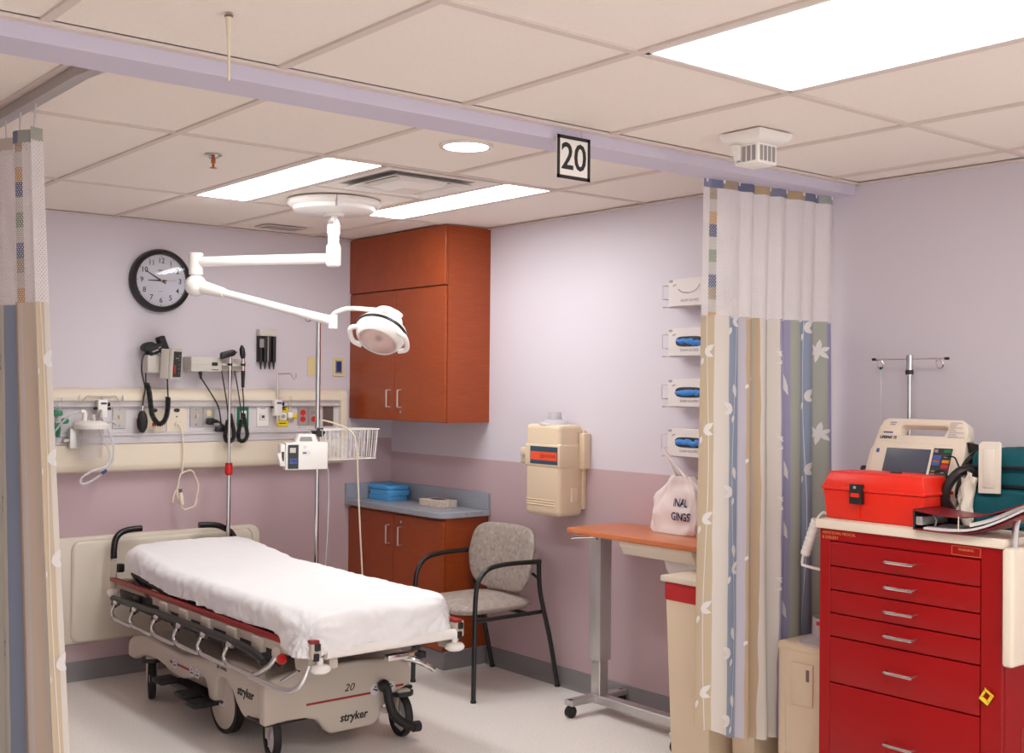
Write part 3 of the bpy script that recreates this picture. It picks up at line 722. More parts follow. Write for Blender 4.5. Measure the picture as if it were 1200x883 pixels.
part('port', MB().cyl((-1.965, -.155, 1.38), (-1.965, -.155, 1.42), .014, .010), 'clearneck', su)
part('suction_tube', MB().tube(cr([(-2.03, -.155, 1.435), (-2.07, -.15, 1.425), (-2.115, -.13, 1.38), (-2.15, -.11, 1.33), (-2.2, -.1, 1.31)], 6), .0055, 8), 'tube', su)
part('patient_tube', MB().tube(cr([(-1.925, -.165, 1.43), (-1.92, -.17, 1.40), (-1.895, -.19, 1.33), (-1.868, -.19, 1.25), (-1.872, -.19, 1.18), (-1.90, -.19, 1.13), (-1.98, -.19, 1.075), (-2.03, -.19, 1.06), (-2.035, -.19, 1.09), (-1.98, -.19, 1.125), (-1.90, -.185, 1.15), (-1.885, -.18, 1.22), (-1.93, -.17, 1.32), (-1.94, -.165, 1.38)], 7), .0065, 8), 'tube', su)
part('connector', MB().cyl((-1.93, -.19, 1.108), (-1.905, -.19, 1.126), .0085), 'led', su)
part('elbow', MB().tube(cr([(-1.94, -.165, 1.37), (-1.935, -.165, 1.42), (-1.925, -.165, 1.44)], 5), .008, 8), 'bezel', su)
part('side_clip', MB().tube(cr([(-1.90, -.16, 1.37), (-1.87, -.165, 1.38), (-1.845, -.165, 1.365)], 4), .007, 8), 'clearneck', su)

def iv_hook(label, x, ztop, arm):
    t = thing('hook_bracket', label, 'hook', (x, -.1, 1.40))
    part('clamp', MB().box(x-.028, x+.022, -.125, -.084, 1.40, 1.495, .004), 'white', t)
    part('print', MB().box(x-.014, x+.016, -.1258, -.1245, 1.47, 1.48), 'led', t)
    part('knob', MB().cyl((x+.022, -.105, 1.47), (x+.04, -.105, 1.47), .010).cyl((x-.028, -.105, 1.45), (x-.045, -.105, 1.45), .007).cyl((x+.022, -.105, 1.447), (x+.045, -.105, 1.447), .007), 'black', t)
    part('post', MB().tube([(x, -.105, 1.36), (x, -.105, ztop)], .006, 8), 'steel', t)
    a = MB()
    for s, L in arm:
        e = x+s*L
        a.tube(cr([(x, -.105, ztop), (x+s*L*.5, -.105, ztop), (e-s*.02, -.105, ztop+.002), (e, -.105, ztop-.022), (e+s*.012, -.105, ztop-.028), (e+s*.022, -.105, ztop-.016), (e+s*.02, -.105, ztop+.006)], 5), .0035, 6)
    part('hooks', a, 'steel', t)
iv_hook('double hook clamped to the headwall above the suction canister', -1.90, 1.512, ((-1, .10), (1, .09)))
iv_hook('single tall hook clamped to the headwall near the yellow plate', -.868, 1.645, ((1, .10),))

# cord with call handset
cc = thing('call_cord', 'coiled cream call cord hanging from the headwall above the bed', 'cord', (-1.45, -.1, 1.0))
lp = []
for k in range(46):
    a = PI*.62+k*2*PI/22; r = 1+.05*math.sin(k*1.7)
    lp.append((-1.425+.062*r*math.cos(a), -.115-.0025*(k % 7), .995+.108*r*math.sin(a)))
part('cord', MB().tube(cr([(-1.471, -.085, 1.36), (-1.455, -.1, 1.33), (-1.445, -.105, 1.22), (-1.45, -.11, 1.12), (-1.458, -.112, 1.098)], 5)+[V(q) for q in lp], .0042, 6), 'cord', cc)
part('handset', MB().lathe([(.004, 0), (.011, .008), (.012, .05), (.007, .085), (.004, .10)], (-1.462, -.135, .91), (-.12, 0, 1), 12), 'cream', cc)
part('button', MB().cyl((-1.471, -.135, .985), (-1.474, -.135, 1.005), .009), 'brown', cc)
part('tie', MB().tube(cr([(-1.49, -.12, 1.0), (-1.51, -.13, .965), (-1.515, -.13, .93)], 4), .004, 6), 'cord', cc)

# blood pressure unit
bp = thing('blood_pressure_unit', 'wall blood pressure gauge with black cuff and coiled hose left of the otoscope', 'gauge', (-1.56, -.06, 1.6))
part('cuff_basket', MB().box(-1.652, -1.545, -.10, -.001, 1.642, 1.738, .004), 'putty', bp)
fr = local_frame((-1.515, -.125, 1.69), (.66, -.75, -.05), (.75, .66, 0))
part('gauge_case', MB().box(-.062, .062, -.082, .082, -.05, 0, .006, 2, fr), 'putty', bp)
part('gauge_bezel', MB().box(-.062, .062, -.086, .086, 0, .018, .005, 2, fr), 'putty', bp)
part('gauge_face', MB().box(-.044, .05, -.07, .07, .017, .0195, 0, 1, fr), 'panelblk', bp)
m = MB()
for k in range(5): m.box(.02, .032, -.05+k*.024, -.046+k*.024, .0193, .0202, 0, 1, fr)
m.box(-.02, .02, .03, .036, .0193, .0202, 0, 1, fr)
part('scale', m, 'inkgrey', bp)
part('mercury_label', MB().box(-.03, -.015, -.05, -.005, .0193, .0204, 0, 1, fr), 'redout', bp)
part('mount_arm', MB().box(-1.56, -1.52, -.12, -.001, 1.66, 1.72, .004), 'putty', bp)
cf = M.Translation((-1.595, -.075, 1.775)) @ M.Rotation(math.radians(-22), 4, 'Y') @ M.Diagonal((.72, 1, .72, 1))
part('cuff', MB().box(-.08, .055, -.035, .035, -.035, .035, .012, 2, cf).box(.03, .085, -.028, .028, -.06, .075, .006, 1, cf).prism([(-.055+.05*math.cos(a*PI/9), .035+.034*math.sin(a*PI/9)) for a in range(18)], 'y', -.03, .03, .004, 1, cf), 'blackr', bp)
part('cuff_print', MB().box(-.055, -.005, -.0365, -.034, -.012, -.002, 0, 1, cf).box(.0, .02, -.0365, -.034, .0, .008, 0, 1, cf), 'inkgrey', bp)
part('bulb_tube', MB().tube(cr([(-1.64, -.08, 1.76), (-1.675, -.09, 1.73), (-1.685, -.1, 1.65), (-1.668, -.105, 1.56), (-1.678, -.11, 1.5), (-1.682, -.11, 1.455)], 6), .0042, 7), 'black', bp)
part('bulb', MB().lathe([(0, 1.315), (.012, 1.318), (.026, 1.345), (.029, 1.38), (.022, 1.415), (.010, 1.435), (0, 1.436)], (-1.685, -.115, 0), UP, 18), 'blackr', bp)
part('valve', MB().cyl((-1.685, -.115, 1.434), (-1.682, -.112, 1.462), .0085), 'chrome', bp)
path = cr([(-1.665, -.105, 1.64), (-1.665, -.11, 1.59), (-1.655, -.125, 1.55), (-1.648, -.135, 1.47), (-1.640, -.14, 1.41), (-1.605, -.14, 1.364), (-1.572, -.14, 1.378), (-1.555, -.138, 1.42), (-1.550, -.135, 1.455), (-1.550, -.135, 1.51)], 14)
def coil(path, R, r, pitch, seg=5, step=7):
    P = [path[0]]; acc = 0; out = []; up = None
    tot = sum((b-a).length for a, b in zip(path, path[1:])); n = int(tot/pitch*step); d = 0; i = 0; L = 0
    for k in range(n):
        want = tot*k/n
        while i < len(path)-2 and L+(path[i+1]-path[i]).length < want: L += (path[i+1]-path[i]).length; i += 1
        sg_ = path[i+1]-path[i]; p = path[i]+sg_*((want-L)/max(1e-9, sg_.length)); t = sg_.normalized()
        if up is None: up = t.orthogonal().normalized()
        up = (up-t*up.dot(t)).normalized(); sd = t.cross(up); a = 2*PI*k/step
        out.append(p+(up*math.cos(a)+sd*math.sin(a))*R)
    return MB().tube(out, r, seg)
part('coil_core', MB().tube(path[16:], .0085, 8), 'blackr', bp)
part('coiled_hose', coil(path[16:], .0115, .0042, .0088), 'blackr', bp)
part('hose', MB().tube(cr([(-1.550, -.135, 1.51), (-1.553, -.135, 1.56), (-1.553, -.13, 1.61)], 5), .0042, 7), 'black', bp)
part('hose', MB().tube(path[:18], .0042, 7), 'black', bp)

# otoscope transformer
os_ = thing('otoscope_set', 'grey wall otoscope unit with two black handles right of the blood pressure gauge', 'diagnostic set', (-1.22, -.05, 1.65))
part('transformer', MB().box(-1.385, -1.20, -.115, -.001, 1.652, 1.735, .006), 'putty', os_)
part('front_ridge', MB().box(-1.383, -1.15, -.118, -.114, 1.692, 1.70, .0015, 1), 'putty', os_)
part('switch', MB().box(-1.262, -1.228, -.119, -.113, 1.686, 1.705, .001, 1), 'black', os_)
part('print', MB().box(-1.262, -1.222, -.1165, -.1145, 1.661, 1.665), 'ink', os_)
part('cradle', MB().box(-1.195, -1.055, -.09, -.001, 1.655, 1.73, .006).box(-1.20, -1.03, -.125, -.08, 1.685, 1.70, .003), 'putty', os_)
for x, k in ((-1.166, 0), (-1.085, 1)):
    part('handle_neck', MB().cyl((x, -.145, 1.66), (x, -.145, 1.735), .011, .009).cyl((x, -.145, 1.70), (x, -.145, 1.712), .013), 'chrome', os_)
    part('handle', MB().cyl((x, -.145, 1.66), (x+.002, -.14, 1.565), .012, .009), 'black', os_)
    part('collar', MB().cyl((x, -.145, 1.688), (x, -.145, 1.70), .0135), 'black', os_)
part('otoscope_head', MB().prism([(-.045, -.02), (.03, -.016), (.046, -.006), (.046, .012), (.03, .02), (-.04, .02), (-.048, .0)], 'y', -.015, .015, .006, 2, M.Translation((-1.178, -.145, 1.752)) @ M.Rotation(math.radians(-14), 4, 'Y')), 'black', os_)
part('specula_tip', MB().cyl((-1.135, -.145, 1.763), (-1.122, -.145, 1.767), .006, .003), 'chrome', os_)
part('ophthalmoscope_head', MB().lathe([(.012, 0), (.017, .025), (.016, .055), (.006, .075), (0, .078)], (-1.086, -.145, 1.73), (-.12, 0, 1), 14), 'black', os_)
for x, dx in ((-1.166, .0), (-1.085, .0)):
    P = cr([(x, -.14, 1.57), (x+.008, -.14, 1.48), (x+.012, -.135, 1.40), (x+.035, -.135, 1.30), (x+.018, -.135, 1.262), (x-.012, -.135, 1.262), (x-.02, -.135, 1.30), (x-.004, -.135, 1.39), (x-.012, -.13, 1.49), (x-.03, -.10, 1.66)], 10)
    part('cord', MB().tube(P[:24]+P[70:], .004, 6) if False else MB().tube(P[:20], .0038, 6).tube(P[68:], .0038, 6), 'black', os_)
    part('coiled_cord', coil(P[18:70], .0085, .0046, .009), 'blackr', os_)
part('power_cord', MB().tube(cr([(-1.325, -.1, 1.655), (-1.322, -.105, 1.62), (-1.28, -.11, 1.555), (-1.225, -.11, 1.47), (-1.205, -.11, 1.40), (-1.20, -.11, 1.34)], 6), .0042, 7), 'black', os_)
part('strain_relief', MB().cyl((-1.325, -.1, 1.655), (-1.322, -.105, 1.61), .0125, .006), 'black', os_)
os_.location.x -= .025
pl = thing('power_plug', 'black power plugs and adapter at the socket behind the bed pole', 'plug', (-1.24, -.1, 1.33))
part('plug', MB().box(-1.30, -1.262, -.105, -.072, 1.352, 1.392, .008).cyl((-1.265, -.09, 1.375), (-1.235, -.095, 1.37), .014, .007), 'black', pl)
part('cable', MB().tube(cr([(-1.235, -.095, 1.37), (-1.21, -.10, 1.35), (-1.195, -.1, 1.33)], 5), .005, 7), 'black', pl)
part('adapter', MB().box(-1.255, -1.185, -.115, -.088, 1.312, 1.345, .008), 'black', pl)
part('tag', MB().box(-1.185, -1.155, -.112, -.109, 1.225, 1.31), 'paper', pl)

sd = thing('specula_dispenser', 'black speculum dispenser with four tubes on the back wall', 'dispenser', (-.9, -.03, 1.69))
part('top_housing', MB().box(-.958, -.845, -.05, -.001, 1.868, 1.908, .004), 'putty', sd)
for k in range(4):
    x = -.941+k*.0285
    part('tube', MB().cyl((x, -.028, 1.715), (x, -.028, 1.87), .0135), 'black', sd)
    part('tip', MB().cyl((x, -.028, 1.715), (x, -.028, 1.672), .008, .003), 'black', sd)
part('back_plate', MB().box(-.955, -.848, -.018, -.001, 1.715, 1.87), 'black', sd)
part('spine', MB().box(-.905, -.897, -.046, -.018, 1.716, 1.868, .001, 1), 'bezel', sd)
part('sticker', MB().box(-.955, -.928, -.0445, -.042, 1.80, 1.85), 'bezel', sd)

wp = thing('wall_plate', 'blank ivory wall plate behind the tall bed stand pole', 'plate', (-.58, -.003, 1.64))
part('plate', MB().box(-.618, -.542, -.007, -.001, 1.637, 1.752, .002, 1), 'ivory', wp)
th = thing('wall_control', 'ivory wall plate with a blue display left of the cherry wall cabinet', 'control', (-.4, -.003, 1.64))
part('plate', MB().box(-.438, -.362, -.008, -.001, 1.637, 1.755, .002, 1), 'ivory', th)
part('bezel', MB().box(-.424, -.376, -.011, -.007, 1.655, 1.735, .002, 1), 'bezel', th)
part('display', MB().box(-.417, -.383, -.0125, -.010, 1.664, 1.728), 'led', th)

# clock
ck = thing('wall_clock', 'round black wall clock with white dial showing ten to nine', 'clock', (-1.552, -.02, 1.98))
cc_ = (-1.552, 0, 2.154)
part('rim', MB().lathe([(.174, .001), (.175, .03), (.168, .046), (.156, .052), (.146, .044), (.143, .028), (0, .02), (0, .001)], cc_, NY, 48), 'black', ck)
part('dial', MB().lathe([(0, .0285), (.1435, .0285), (.1435, .025), (0, .025)], cc_, NY, 48), 'dial', ck)
for n in range(1, 13):
    a = PI/2-n*PI/6
    text(str(n), .041, 'ink', ck, (cc_[0]+.110*math.cos(a), -.0287, cc_[2]+.110*math.sin(a)), R_BACK, UP, 'numeral', .0003, sx=.95, bold=.0004)
tk = MB()
for n in range(60):
    a = n*PI/30; L = .006 if n % 5 == 0 else .002; w_ = .0018 if n % 5 == 0 else .0008
    q = M.Translation((cc_[0], 0, cc_[2])) @ M.Rotation(-a, 4, 'Y')
    tk.box(-w_, w_, -.0292, -.0284, .139-L, .139, 0, 1, q)
part('minute_marks', tk, 'ink', ck)
def hand(name, ang, l0, l1, w, y, m):
    q = M.Translation((cc_[0], 0, cc_[2])) @ M.Rotation(ang, 4, 'Y')
    part(name, MB().prism([(-w, -l0), (w, -l0), (w*1.1, 0), (w*.5, l1), (-w*.5, l1), (-w*1.1, 0)], 'y', y-.001, y, mtx=q), m, ck)
hand('minute_hand', math.radians(-60), .03, .10, .0032, -.033, 'ink')
hand('hour_hand', math.radians(-91), .03, .076, .0042, -.0315, 'ink')
hand('second_hand', math.radians(88.5), .02, .085, .0008, -.0345, 'redhand')
part('hub', MB().cyl((cc_[0], -.0285, cc_[2]), (cc_[0], -.036, cc_[2]), .004), 'ivory', ck)
text('elgin', .016, 'ink', ck, (cc_[0]-.004, -.0287, cc_[2]+.058), R_BACK, UP, 'dial_print', .0003)
text('QUARTZ', .006, 'ink', ck, (cc_[0]-.004, -.0287, cc_[2]-.06), R_BACK, UP, 'dial_print', .0003)
gm = bpy.data.materials.new('clock glass'); gm.use_nodes = True; nt = gm.node_tree; nt.nodes.clear()
o_ = node(nt, 'ShaderNodeOutputMaterial'); mx_ = node(nt, 'ShaderNodeMixShader'); t_ = node(nt, 'ShaderNodeBsdfTransparent'); g_ = node(nt, 'ShaderNodeBsdfGlossy'); f_ = node(nt, 'ShaderNodeFresnel')
g_.inputs['Roughness'].default_value = .03; f_.inputs['IOR'].default_value = 1.5
nt.links.new(f_.outputs[0], mx_.inputs[0]); nt.links.new(t_.outputs[0], mx_.inputs[1]); nt.links.new(g_.outputs[0], mx_.inputs[2]); nt.links.new(mx_.outputs[0], o_.inputs[0])
part('glass', MB().lathe([(.147, .045), (.11, .050), (.06, .053), (0, .054)], cc_, NY, 48), gm, ck, smooth=True)

# wall bumper behind the bed
bm_ = thing('wall_bumper', 'large cream plastic wall bumper panel on the back wall behind the bed', 'panel', (-1.5, -.03, .21))
part('panel', MB().prism(rrect(-2.5, -.935, .20, .765, .06, 5), 'y', -.035, -.001, .012, 2), 'bumper', bm_)
part('raised_field', MB().prism(rrect(-2.03, -.985, .205, .748, .05, 5), 'y', -.05, -.02, .02, 3), 'bumper', bm_)

# ================================================================== SURGICAL LAMP
la = thing('exam_lamp', 'white ceiling mounted examination lamp on a jointed arm above the bed', 'lamp', (-1.2, -1.285, H))
ax, ay = -1.2, -1.285
part('canopy', MB().lathe([(0, H-.062), (.06, H-.062), (.19, H-.056), (.198, H-.05), (.200, H-.034), (.218, H-.028), (.226, H-.018), (.226, H-.002), (.0, H-.002)], (ax, ay, 0), UP, 48), 'whitem', la)
part('canopy_seam', MB().box(ax-.105, ax-.103, ay-.205, ay-.19, H-.056, H-.004), 'bezel', la)
part('stem', MB().cyl((ax, ay, H-.075), (ax, ay, H-.055), .05, .055, 24).cyl((ax, ay, 2.33), (ax, ay, H-.07), .018, seg=16).cyl((ax, ay, 2.322), (ax, ay, 2.372), .032, .032, 24), 'whitem', la)
sl = MB()
for k in range(6): a = k*PI/3; sl.prism([(-.012, 2.37), (.012, 2.37), (.006, 2.388), (-.006, 2.388)], 'y', -.033, -.026, mtx=M.Translation((ax, ay, 0)) @ M.Rotation(a, 4, 'Z'))
part('stem_collar', sl, 'chrome', la)
part('stem_sleeve', MB().cyl((ax, ay, 2.27), (ax, ay, 2.325), .0275, seg=24), 'whitem', la)
part('upper_joint', MB().lathe([(0, 2.165), (.03, 2.165), (.036, 2.172), (.036, 2.262), (.031, 2.272), (0, 2.272)], (ax, ay, 0), UP, 28), 'whitem', la)
J = V((-1.625, -.645, 2.2))
part('upper_arm', MB().cyl((ax, ay, 2.205), (J.x, J.y, 2.205), .026, seg=20), 'whitem', la)
K = V((J.x, J.y, 2.085))
part('elbow_joint', MB().cyl((J.x, J.y, 2.14), (J.x, J.y, 2.25), .036, seg=28).cyl((J.x, J.y, 2.125), (J.x, J.y, 2.14), .026, seg=24), 'whitem', la)
HD = V((-1.06, -1.50, 1.835))          # centre of the lamp head
E2 = V((-1.205, -1.295, 1.895))        # end of the lower arm
d2 = (E2-K).normalized()
side = d2.cross(V(UP)).normalized()
part('elbow_ball', MB().ball(K, .056, 28), 'whitem', la, smooth=40)
part('lower_arm', MB().cyl(K+d2*.03, K+d2*.17, .036, .024, 20).cyl(K+d2*.17, K+d2*.60, .0195, seg=20).cyl(K+d2*.60, E2, .0215, .0245, 20), 'whitem', la)
part('wrist_joint', MB().cyl(E2+V((0, 0, -.036)), E2+V((0, 0, .032)), .022, seg=24), 'whitem', la)
n = V((-.545, -.28, -.79)).normalized()   # the way the lens looks
LF = local_frame(HD, n, (.78, -.62, .15))
lx = V((LF[0][0], LF[1][0], LF[2][0])); ly = V((LF[0][1], LF[1][1], LF[2][1]))
part('yoke', MB().tube(cr([E2+V((0, 0, .03)), E2+V((.01, -.02, .045)), E2+V((.05, -.075, .062)), HD-n*.05+V((-.02, .03, .075)), HD-n*.055+V((.03, -.02, .07)), HD-n*.03+V((.06, -.07, .06))], 6), .0115, 10), 'whitem', la, smooth=60)
def head(prof, seg=40):
    return MB().lathe(prof, HD, n, seg)
part('dome', head([(0, -.142), (.04, -.137), (.068, -.118), (.082, -.09), (.087, -.055), (.118, -.035), (.127, -.022), (.127, -.012), (0, -.012)]), 'whitem', la, smooth=40)
part('band', head([(.124, -.020), (.129, -.017), (.129, -.006), (.126, -.002), (.10, -.01)]), 'black', la)
part('shell', head([(.0, -.004), (.124, -.004), (.126, .004), (.116, .03), (.104, .048), (.098, .052), (.094, .046), (.09, .03), (0, .03)]), 'whitem', la, smooth=40)
part('lens_ring', head([(.094, .048), (.1, .052), (.098, .056), (.091, .054), (.089, .046)]), 'lensframe', la)
for s in (-1, 1):
    hP = [HD+lx*(s*(.10))+ly*.055+n*.02, HD+lx*(s*.135)+ly*.045+n*.03, HD+lx*(s*.145)+ly*.0+n*.035, HD+lx*(s*.135)-ly*.045+n*.04, HD+lx*(s*.095)-ly*.06+n*.045]
    part('handle', MB().tube(cr(hP, 6), .0125, 10), 'whitem', la, smooth=60)
part('clip', MB().box(-.02, .02, -.016, .016, -.012, .012, .006, 2, M.Translation(HD-n*.005+(-ly*.0+lx*.02)+V((-.035, -.05, .105))) @ LF.to_3x3().to_4x4()), 'white', la)
lens = bpy.data.materials.new('lamp lens glass'); lens.use_nodes = True
b_ = lens.node_tree.nodes['Principled BSDF']; b_.inputs['Base Color'].default_value = S(246, 200, 192); b_.inputs['Roughness'].default_value = .12; b_.inputs['Alpha'].default_value = .45
part('reflector', head([(.0, .012), (.04, .016), (.075, .03), (.09, .046)]), 'chrome', la, smooth=True)
part('bulb_mount', head([(0, .014), (.022, .014), (.018, .038), (0, .04)], 20), 'teal', la)
part('lens', head([(.092, .050), (.06, .059), (.03, .063), (0, .064)]), lens, la, smooth=True)

# ================================================================== STRETCHER
st = thing('stretcher', 'hospital stretcher bed with red side rails and putty base on wheels', 'bed', (-1.48, -1.2, 0))
XLs, XRs = -1.85, -1.11
# base cover: side outline (y, z), from the head end to the foot end
side_poly = [(-.325, .17), (-.325, .23), (-.345, .262), (-.40, .29), (-.57, .32), (-.8, .31), (-1.0, .30), (-1.15, .32), (-1.309, .335), (-1.46, .365), (-1.6, .375), (-1.78, .372), (-1.83, .355), (-1.855, .30),
             (-1.862, .19), (-1.855, .172), (-1.77, .165), (-1.69, .15), (-1.64, .143), (-1.61, .16), (-1.57, .19), (-1.53, .235), (-1.47, .268), (-1.41, .275), (-1.375, .25), (-1.36, .17), (-1.35, .15), (-1.29, .15), (-1.275, .2),
             (-1.24, .235), (-1.147, .215), (-1.0, .185), (-.886, .18), (-.8, .205), (-.7, .218), (-.6, .215), (-.5, .20), (-.45, .185), (-.40, .168)]
part('base_cover', MB().prism(side_poly, 'x', XLs+.015, XRs-.0, .018, 3), 'hood', st)
# the deeper apron of the foot end, as an outline (x, z)
fp = [(-1.855, .158), (-1.75, .166), (-1.66, .163), (-1.60, .145), (-1.57, .105), (-1.555, .085), (-1.53, .075), (-1.33, .075), (-1.30, .085), (-1.283, .11), (-1.27, .15), (-1.20, .20), (-1.14, .225), (-1.118, .25), (-1.118, .30), (-1.15, .335), (-1.2, .355), (-1.4, .375), (-1.7, .375), (-1.82, .36), (-1.855, .32)]
part('foot_cover', MB().prism(fp, 'y', -1.875, -1.82, .014, 3), 'hood', st)
part('stripe', MB().box(-1.66, -1.34, -1.8772, -1.874, .217, .226).box(-1.215, -1.165, -1.8772, -1.874, .228, .237), 'redtrim', st)
text('stryker', .05, 'ink', st, (-1.425, -1.876, .135), R_BACK, UP, 'maker_lettering', sx=.95, shear=.15, bold=.0012)
text('20', .045, 'ink', st, (-1.45, -1.876, .262), R_BACK, UP, 'bed_number', sx=1.1, shear=.3)
for x in (-1.315, -1.235): part('pedal_symbol', MB().cyl((x, -1.874, .234), (x, -1.8775, .234), .026, seg=20), 'greypan', st)
for x, r in ((-1.315, 20), (-1.235, -20)):
    part('symbol_ink', MB().box(-.012, .012, -1.879, -1.877, -.003, .003, 0, 1, M.Translation((x, 0, .232)) @ M.Rotation(math.radians(r), 4, 'Y')).cyl((x, -1.877, .245), (x, -1.879, .245), .004, seg=8), 'ink', st)
LX = XLs+.0145
text('stryker', .055, 'ink', st, (LX-.0003, -1.66, .255), R_RIGHT, UP, 'maker_lettering', sx=.95, shear=.15, bold=.0012)
text('BIG WHEEL', .02, 'ink', st, (LX-.0003, -1.43, .318), R_RIGHT, UP, 'wheel_lettering', shear=.2)
part('side_stripe', MB().box(LX-.002, LX, -1.13, -.87, .24, .25), 'redtrim', st)
for y in (-.93, -1.12, -1.18): part('pedal_symbol', MB().cyl((LX, y, .245), (LX-.003, y, .245), .024, seg=20), 'greypan', st)
for y in (-.93, -1.12, -1.18): part('symbol_ink', MB().box(LX-.004, LX-.0025, y-.014, y+.014, .235, .241).cyl((LX-.0025, y, .253), (LX-.004, y, .253), .004, seg=8), 'ink', st)
# central big wheels
for x, s in ((-1.765, -1), (-1.20, 1)):
    w = part('big_wheel', MB().cyl((x-.02, -1.34, .14), (x+.02, -1.34, .14), .14, seg=40), 'blackr', st)
    part('wheel_disc', MB().lathe([(0, .028), (.07, .027), (.118, .022), (.122, .018), (0, .0)], (x, -1.34, .14), (s, 0, 0), 40), 'hood', w)
    if s < 0:
        part('wheel_badge', MB().box(x-.0292, x-.027, -1.375, -1.265, .125, .165, .0005, 1), 'greypan', w)
text('stryker', .03, 'ink', st, (-1.7945, -1.32, .145), R_RIGHT, UP, 'maker_lettering', shear=.15, bold=.0008)
# casters
def caster(x, y, ang, fork=True):
    q = M.Translation((x, y, 0)) @ M.Rotation(ang, 4, 'Z')
    R = .098
    t = MB()
    prof = [(R-.022, -.014), (R-.004, -.016), (R, -.008), (R, .008), (R-.004, .016), (R-.022, .014)]
    ringv = []
    for k in range(32):
        a = 2*PI*k/32
        ringv.append([t.b.verts.new(q @ V((h, r*math.cos(a), R+r*math.sin(a)))) for r, h in prof])
    for k in range(32):
        A, B = ringv[k], ringv[(k+1) % 32]
        for j in range(6): t.b.faces.new((A[j], A[(j+1) % 6], B[(j+1) % 6], B[j]))
    w = part('caster_wheel', t, 'blackr', st)
    h = MB(); h.cyl(q @ V((-.012, 0, R)), q @ V((.012, 0, R)), .02, seg=16)
    for k in range(7):
        a = 2*PI*k/7; h.tube([q @ V((0, .018*math.cos(a), R+.018*math.sin(a))), q @ V((0, (R-.02)*math.cos(a), R+(R-.02)*math.sin(a)))], .007, 6)
    h.cyl(q @ V((-.004, 0, R)), q @ V((.004, 0, R)), R-.026, seg=28)
    part('wheel_hub', h, 'greypan', w)
    f = MB()
    for s in (-1, 1):
        f.prism([(-.012, R-.012), (.012, R-.012), (.022, .2), (-.03, .2)], 'x', s*.024-.003, s*.024+.003, .002, 1, q)
    f.box(-.03, .03, -.04, .03, .196, .215, .004, 1, q)
    part('caster_fork', f, 'hood', st)
    part('caster_cap', MB().cyl(q @ V((0, -.005, .188)), q @ V((0, -.005, .205)), .055, seg=20), 'black', st)
caster(-1.805, -.575, -.33); caster(-1.78, -1.80, -.22); caster(-1.172, -1.865, -.12); caster(-1.2, -.5, -.2)
part('foot_bumper_pad', MB().box(-1.84, -1.60, -1.86, -1.68, .152, .166, .006), 'black', st)
part('corner_pad', MB().box(-1.225, -1.11, -1.872, -1.70, .205, .222, .006), 'black', st)
# pedals
part('brake_pedal', MB().tube(cr([(-1.285, -1.89, .255), (-1.28, -1.915, .24), (-1.275, -1.93, .18), (-1.262, -1.945, .13), (-1.215, -1.955, .085), (-1.165, -1.96, .062)], 6), [.026, .026, .025, .024, .023, .023, .022, .022, .021, .021, .020, .020, .019, .019]+[.019]*20, 12) if False else
     MB().tube(cr([(-1.285, -1.89, .252), (-1.28, -1.915, .24), (-1.275, -1.93, .18), (-1.262, -1.945, .13), (-1.215, -1.955, .085), (-1.165, -1.96, .062)], 6), .020, 12).ball((-1.285, -1.90, .25), .028).cyl((-1.17, -1.96, .062), (-1.135, -1.96, .060), .024), 'blackr', st, smooth=50)
part('pedal_link', MB().cyl((-1.285, -1.86, .14), (-1.27, -1.93, .14), .012), 'chrome', st)
for y, z in ((-.90, .165), (-1.16, .15), (-1.28, .135)):
    part('side_pedal', MB().box(-1.92, -1.82, y-.055, y+.055, z-.012, z+.014, .01, 2), 'blackr', st)
part('pedal_bar', MB().box(-1.83, -1.75, -1.32, -.85, .12, .155, .01), 'black', st)
part('under_frame', MB().box(-1.74, -1.22, -1.8, -.35, .18, .24, .01), 'dark', st)
part('lift_column', MB().cyl((-1.48, -.65, .24), (-1.48, -.65, .5), .06, seg=24).cyl((-1.48, -1.45, .35), (-1.48, -1.45, .5), .06, seg=24), 'dark', st)
# litter frame
part('side_beam', MB().box(-1.835, -1.795, -2.12, -.14, .485, .53, .006), 'hood', st)
part('side_beam', MB().box(-1.165, -1.125, -2.12, -.14, .485, .53, .006), 'hood', st)
for y in (-.2, -.75, -1.3, -1.85): part('cross_beam', MB().box(-1.80, -1.16, y-.025, y+.025, .482, .522, .005), 'dark', st)
part('deck', MB().box(-1.80, -1.16, -2.08, -.82, .528, .548, .004), 'dark', st)
part('back_deck', MB().prism([(-.82, .53), (-.25, .60), (-.25, .62), (-.82, .55)], 'x', -1.79, -1.17, .003, 1), 'dark', st)
part('red_rail', MB().box(-1.862, -1.838, -2.12, -.135, .533, .558, .005), 'redtrim', st)
part('red_rail', MB().box(-1.122, -1.098, -2.12, -.135, .533, .558, .005), 'redtrim', st)
for y in (-.85, -1.08, -1.32, -1.58, -1.82): part('rail_bracket', MB().box(-1.872, -1.83, y-.045, y+.045, .468, .53, .008), 'hood', st)
part('rail_plate', MB().box(-1.858, -1.836, -2.08, -.70, .495, .533, .002, 1), 'hood', st)
part('side_plate', MB().box(-1.846, -1.835, -2.0, -.24, .43, .505, .002, 1), 'dark', st)
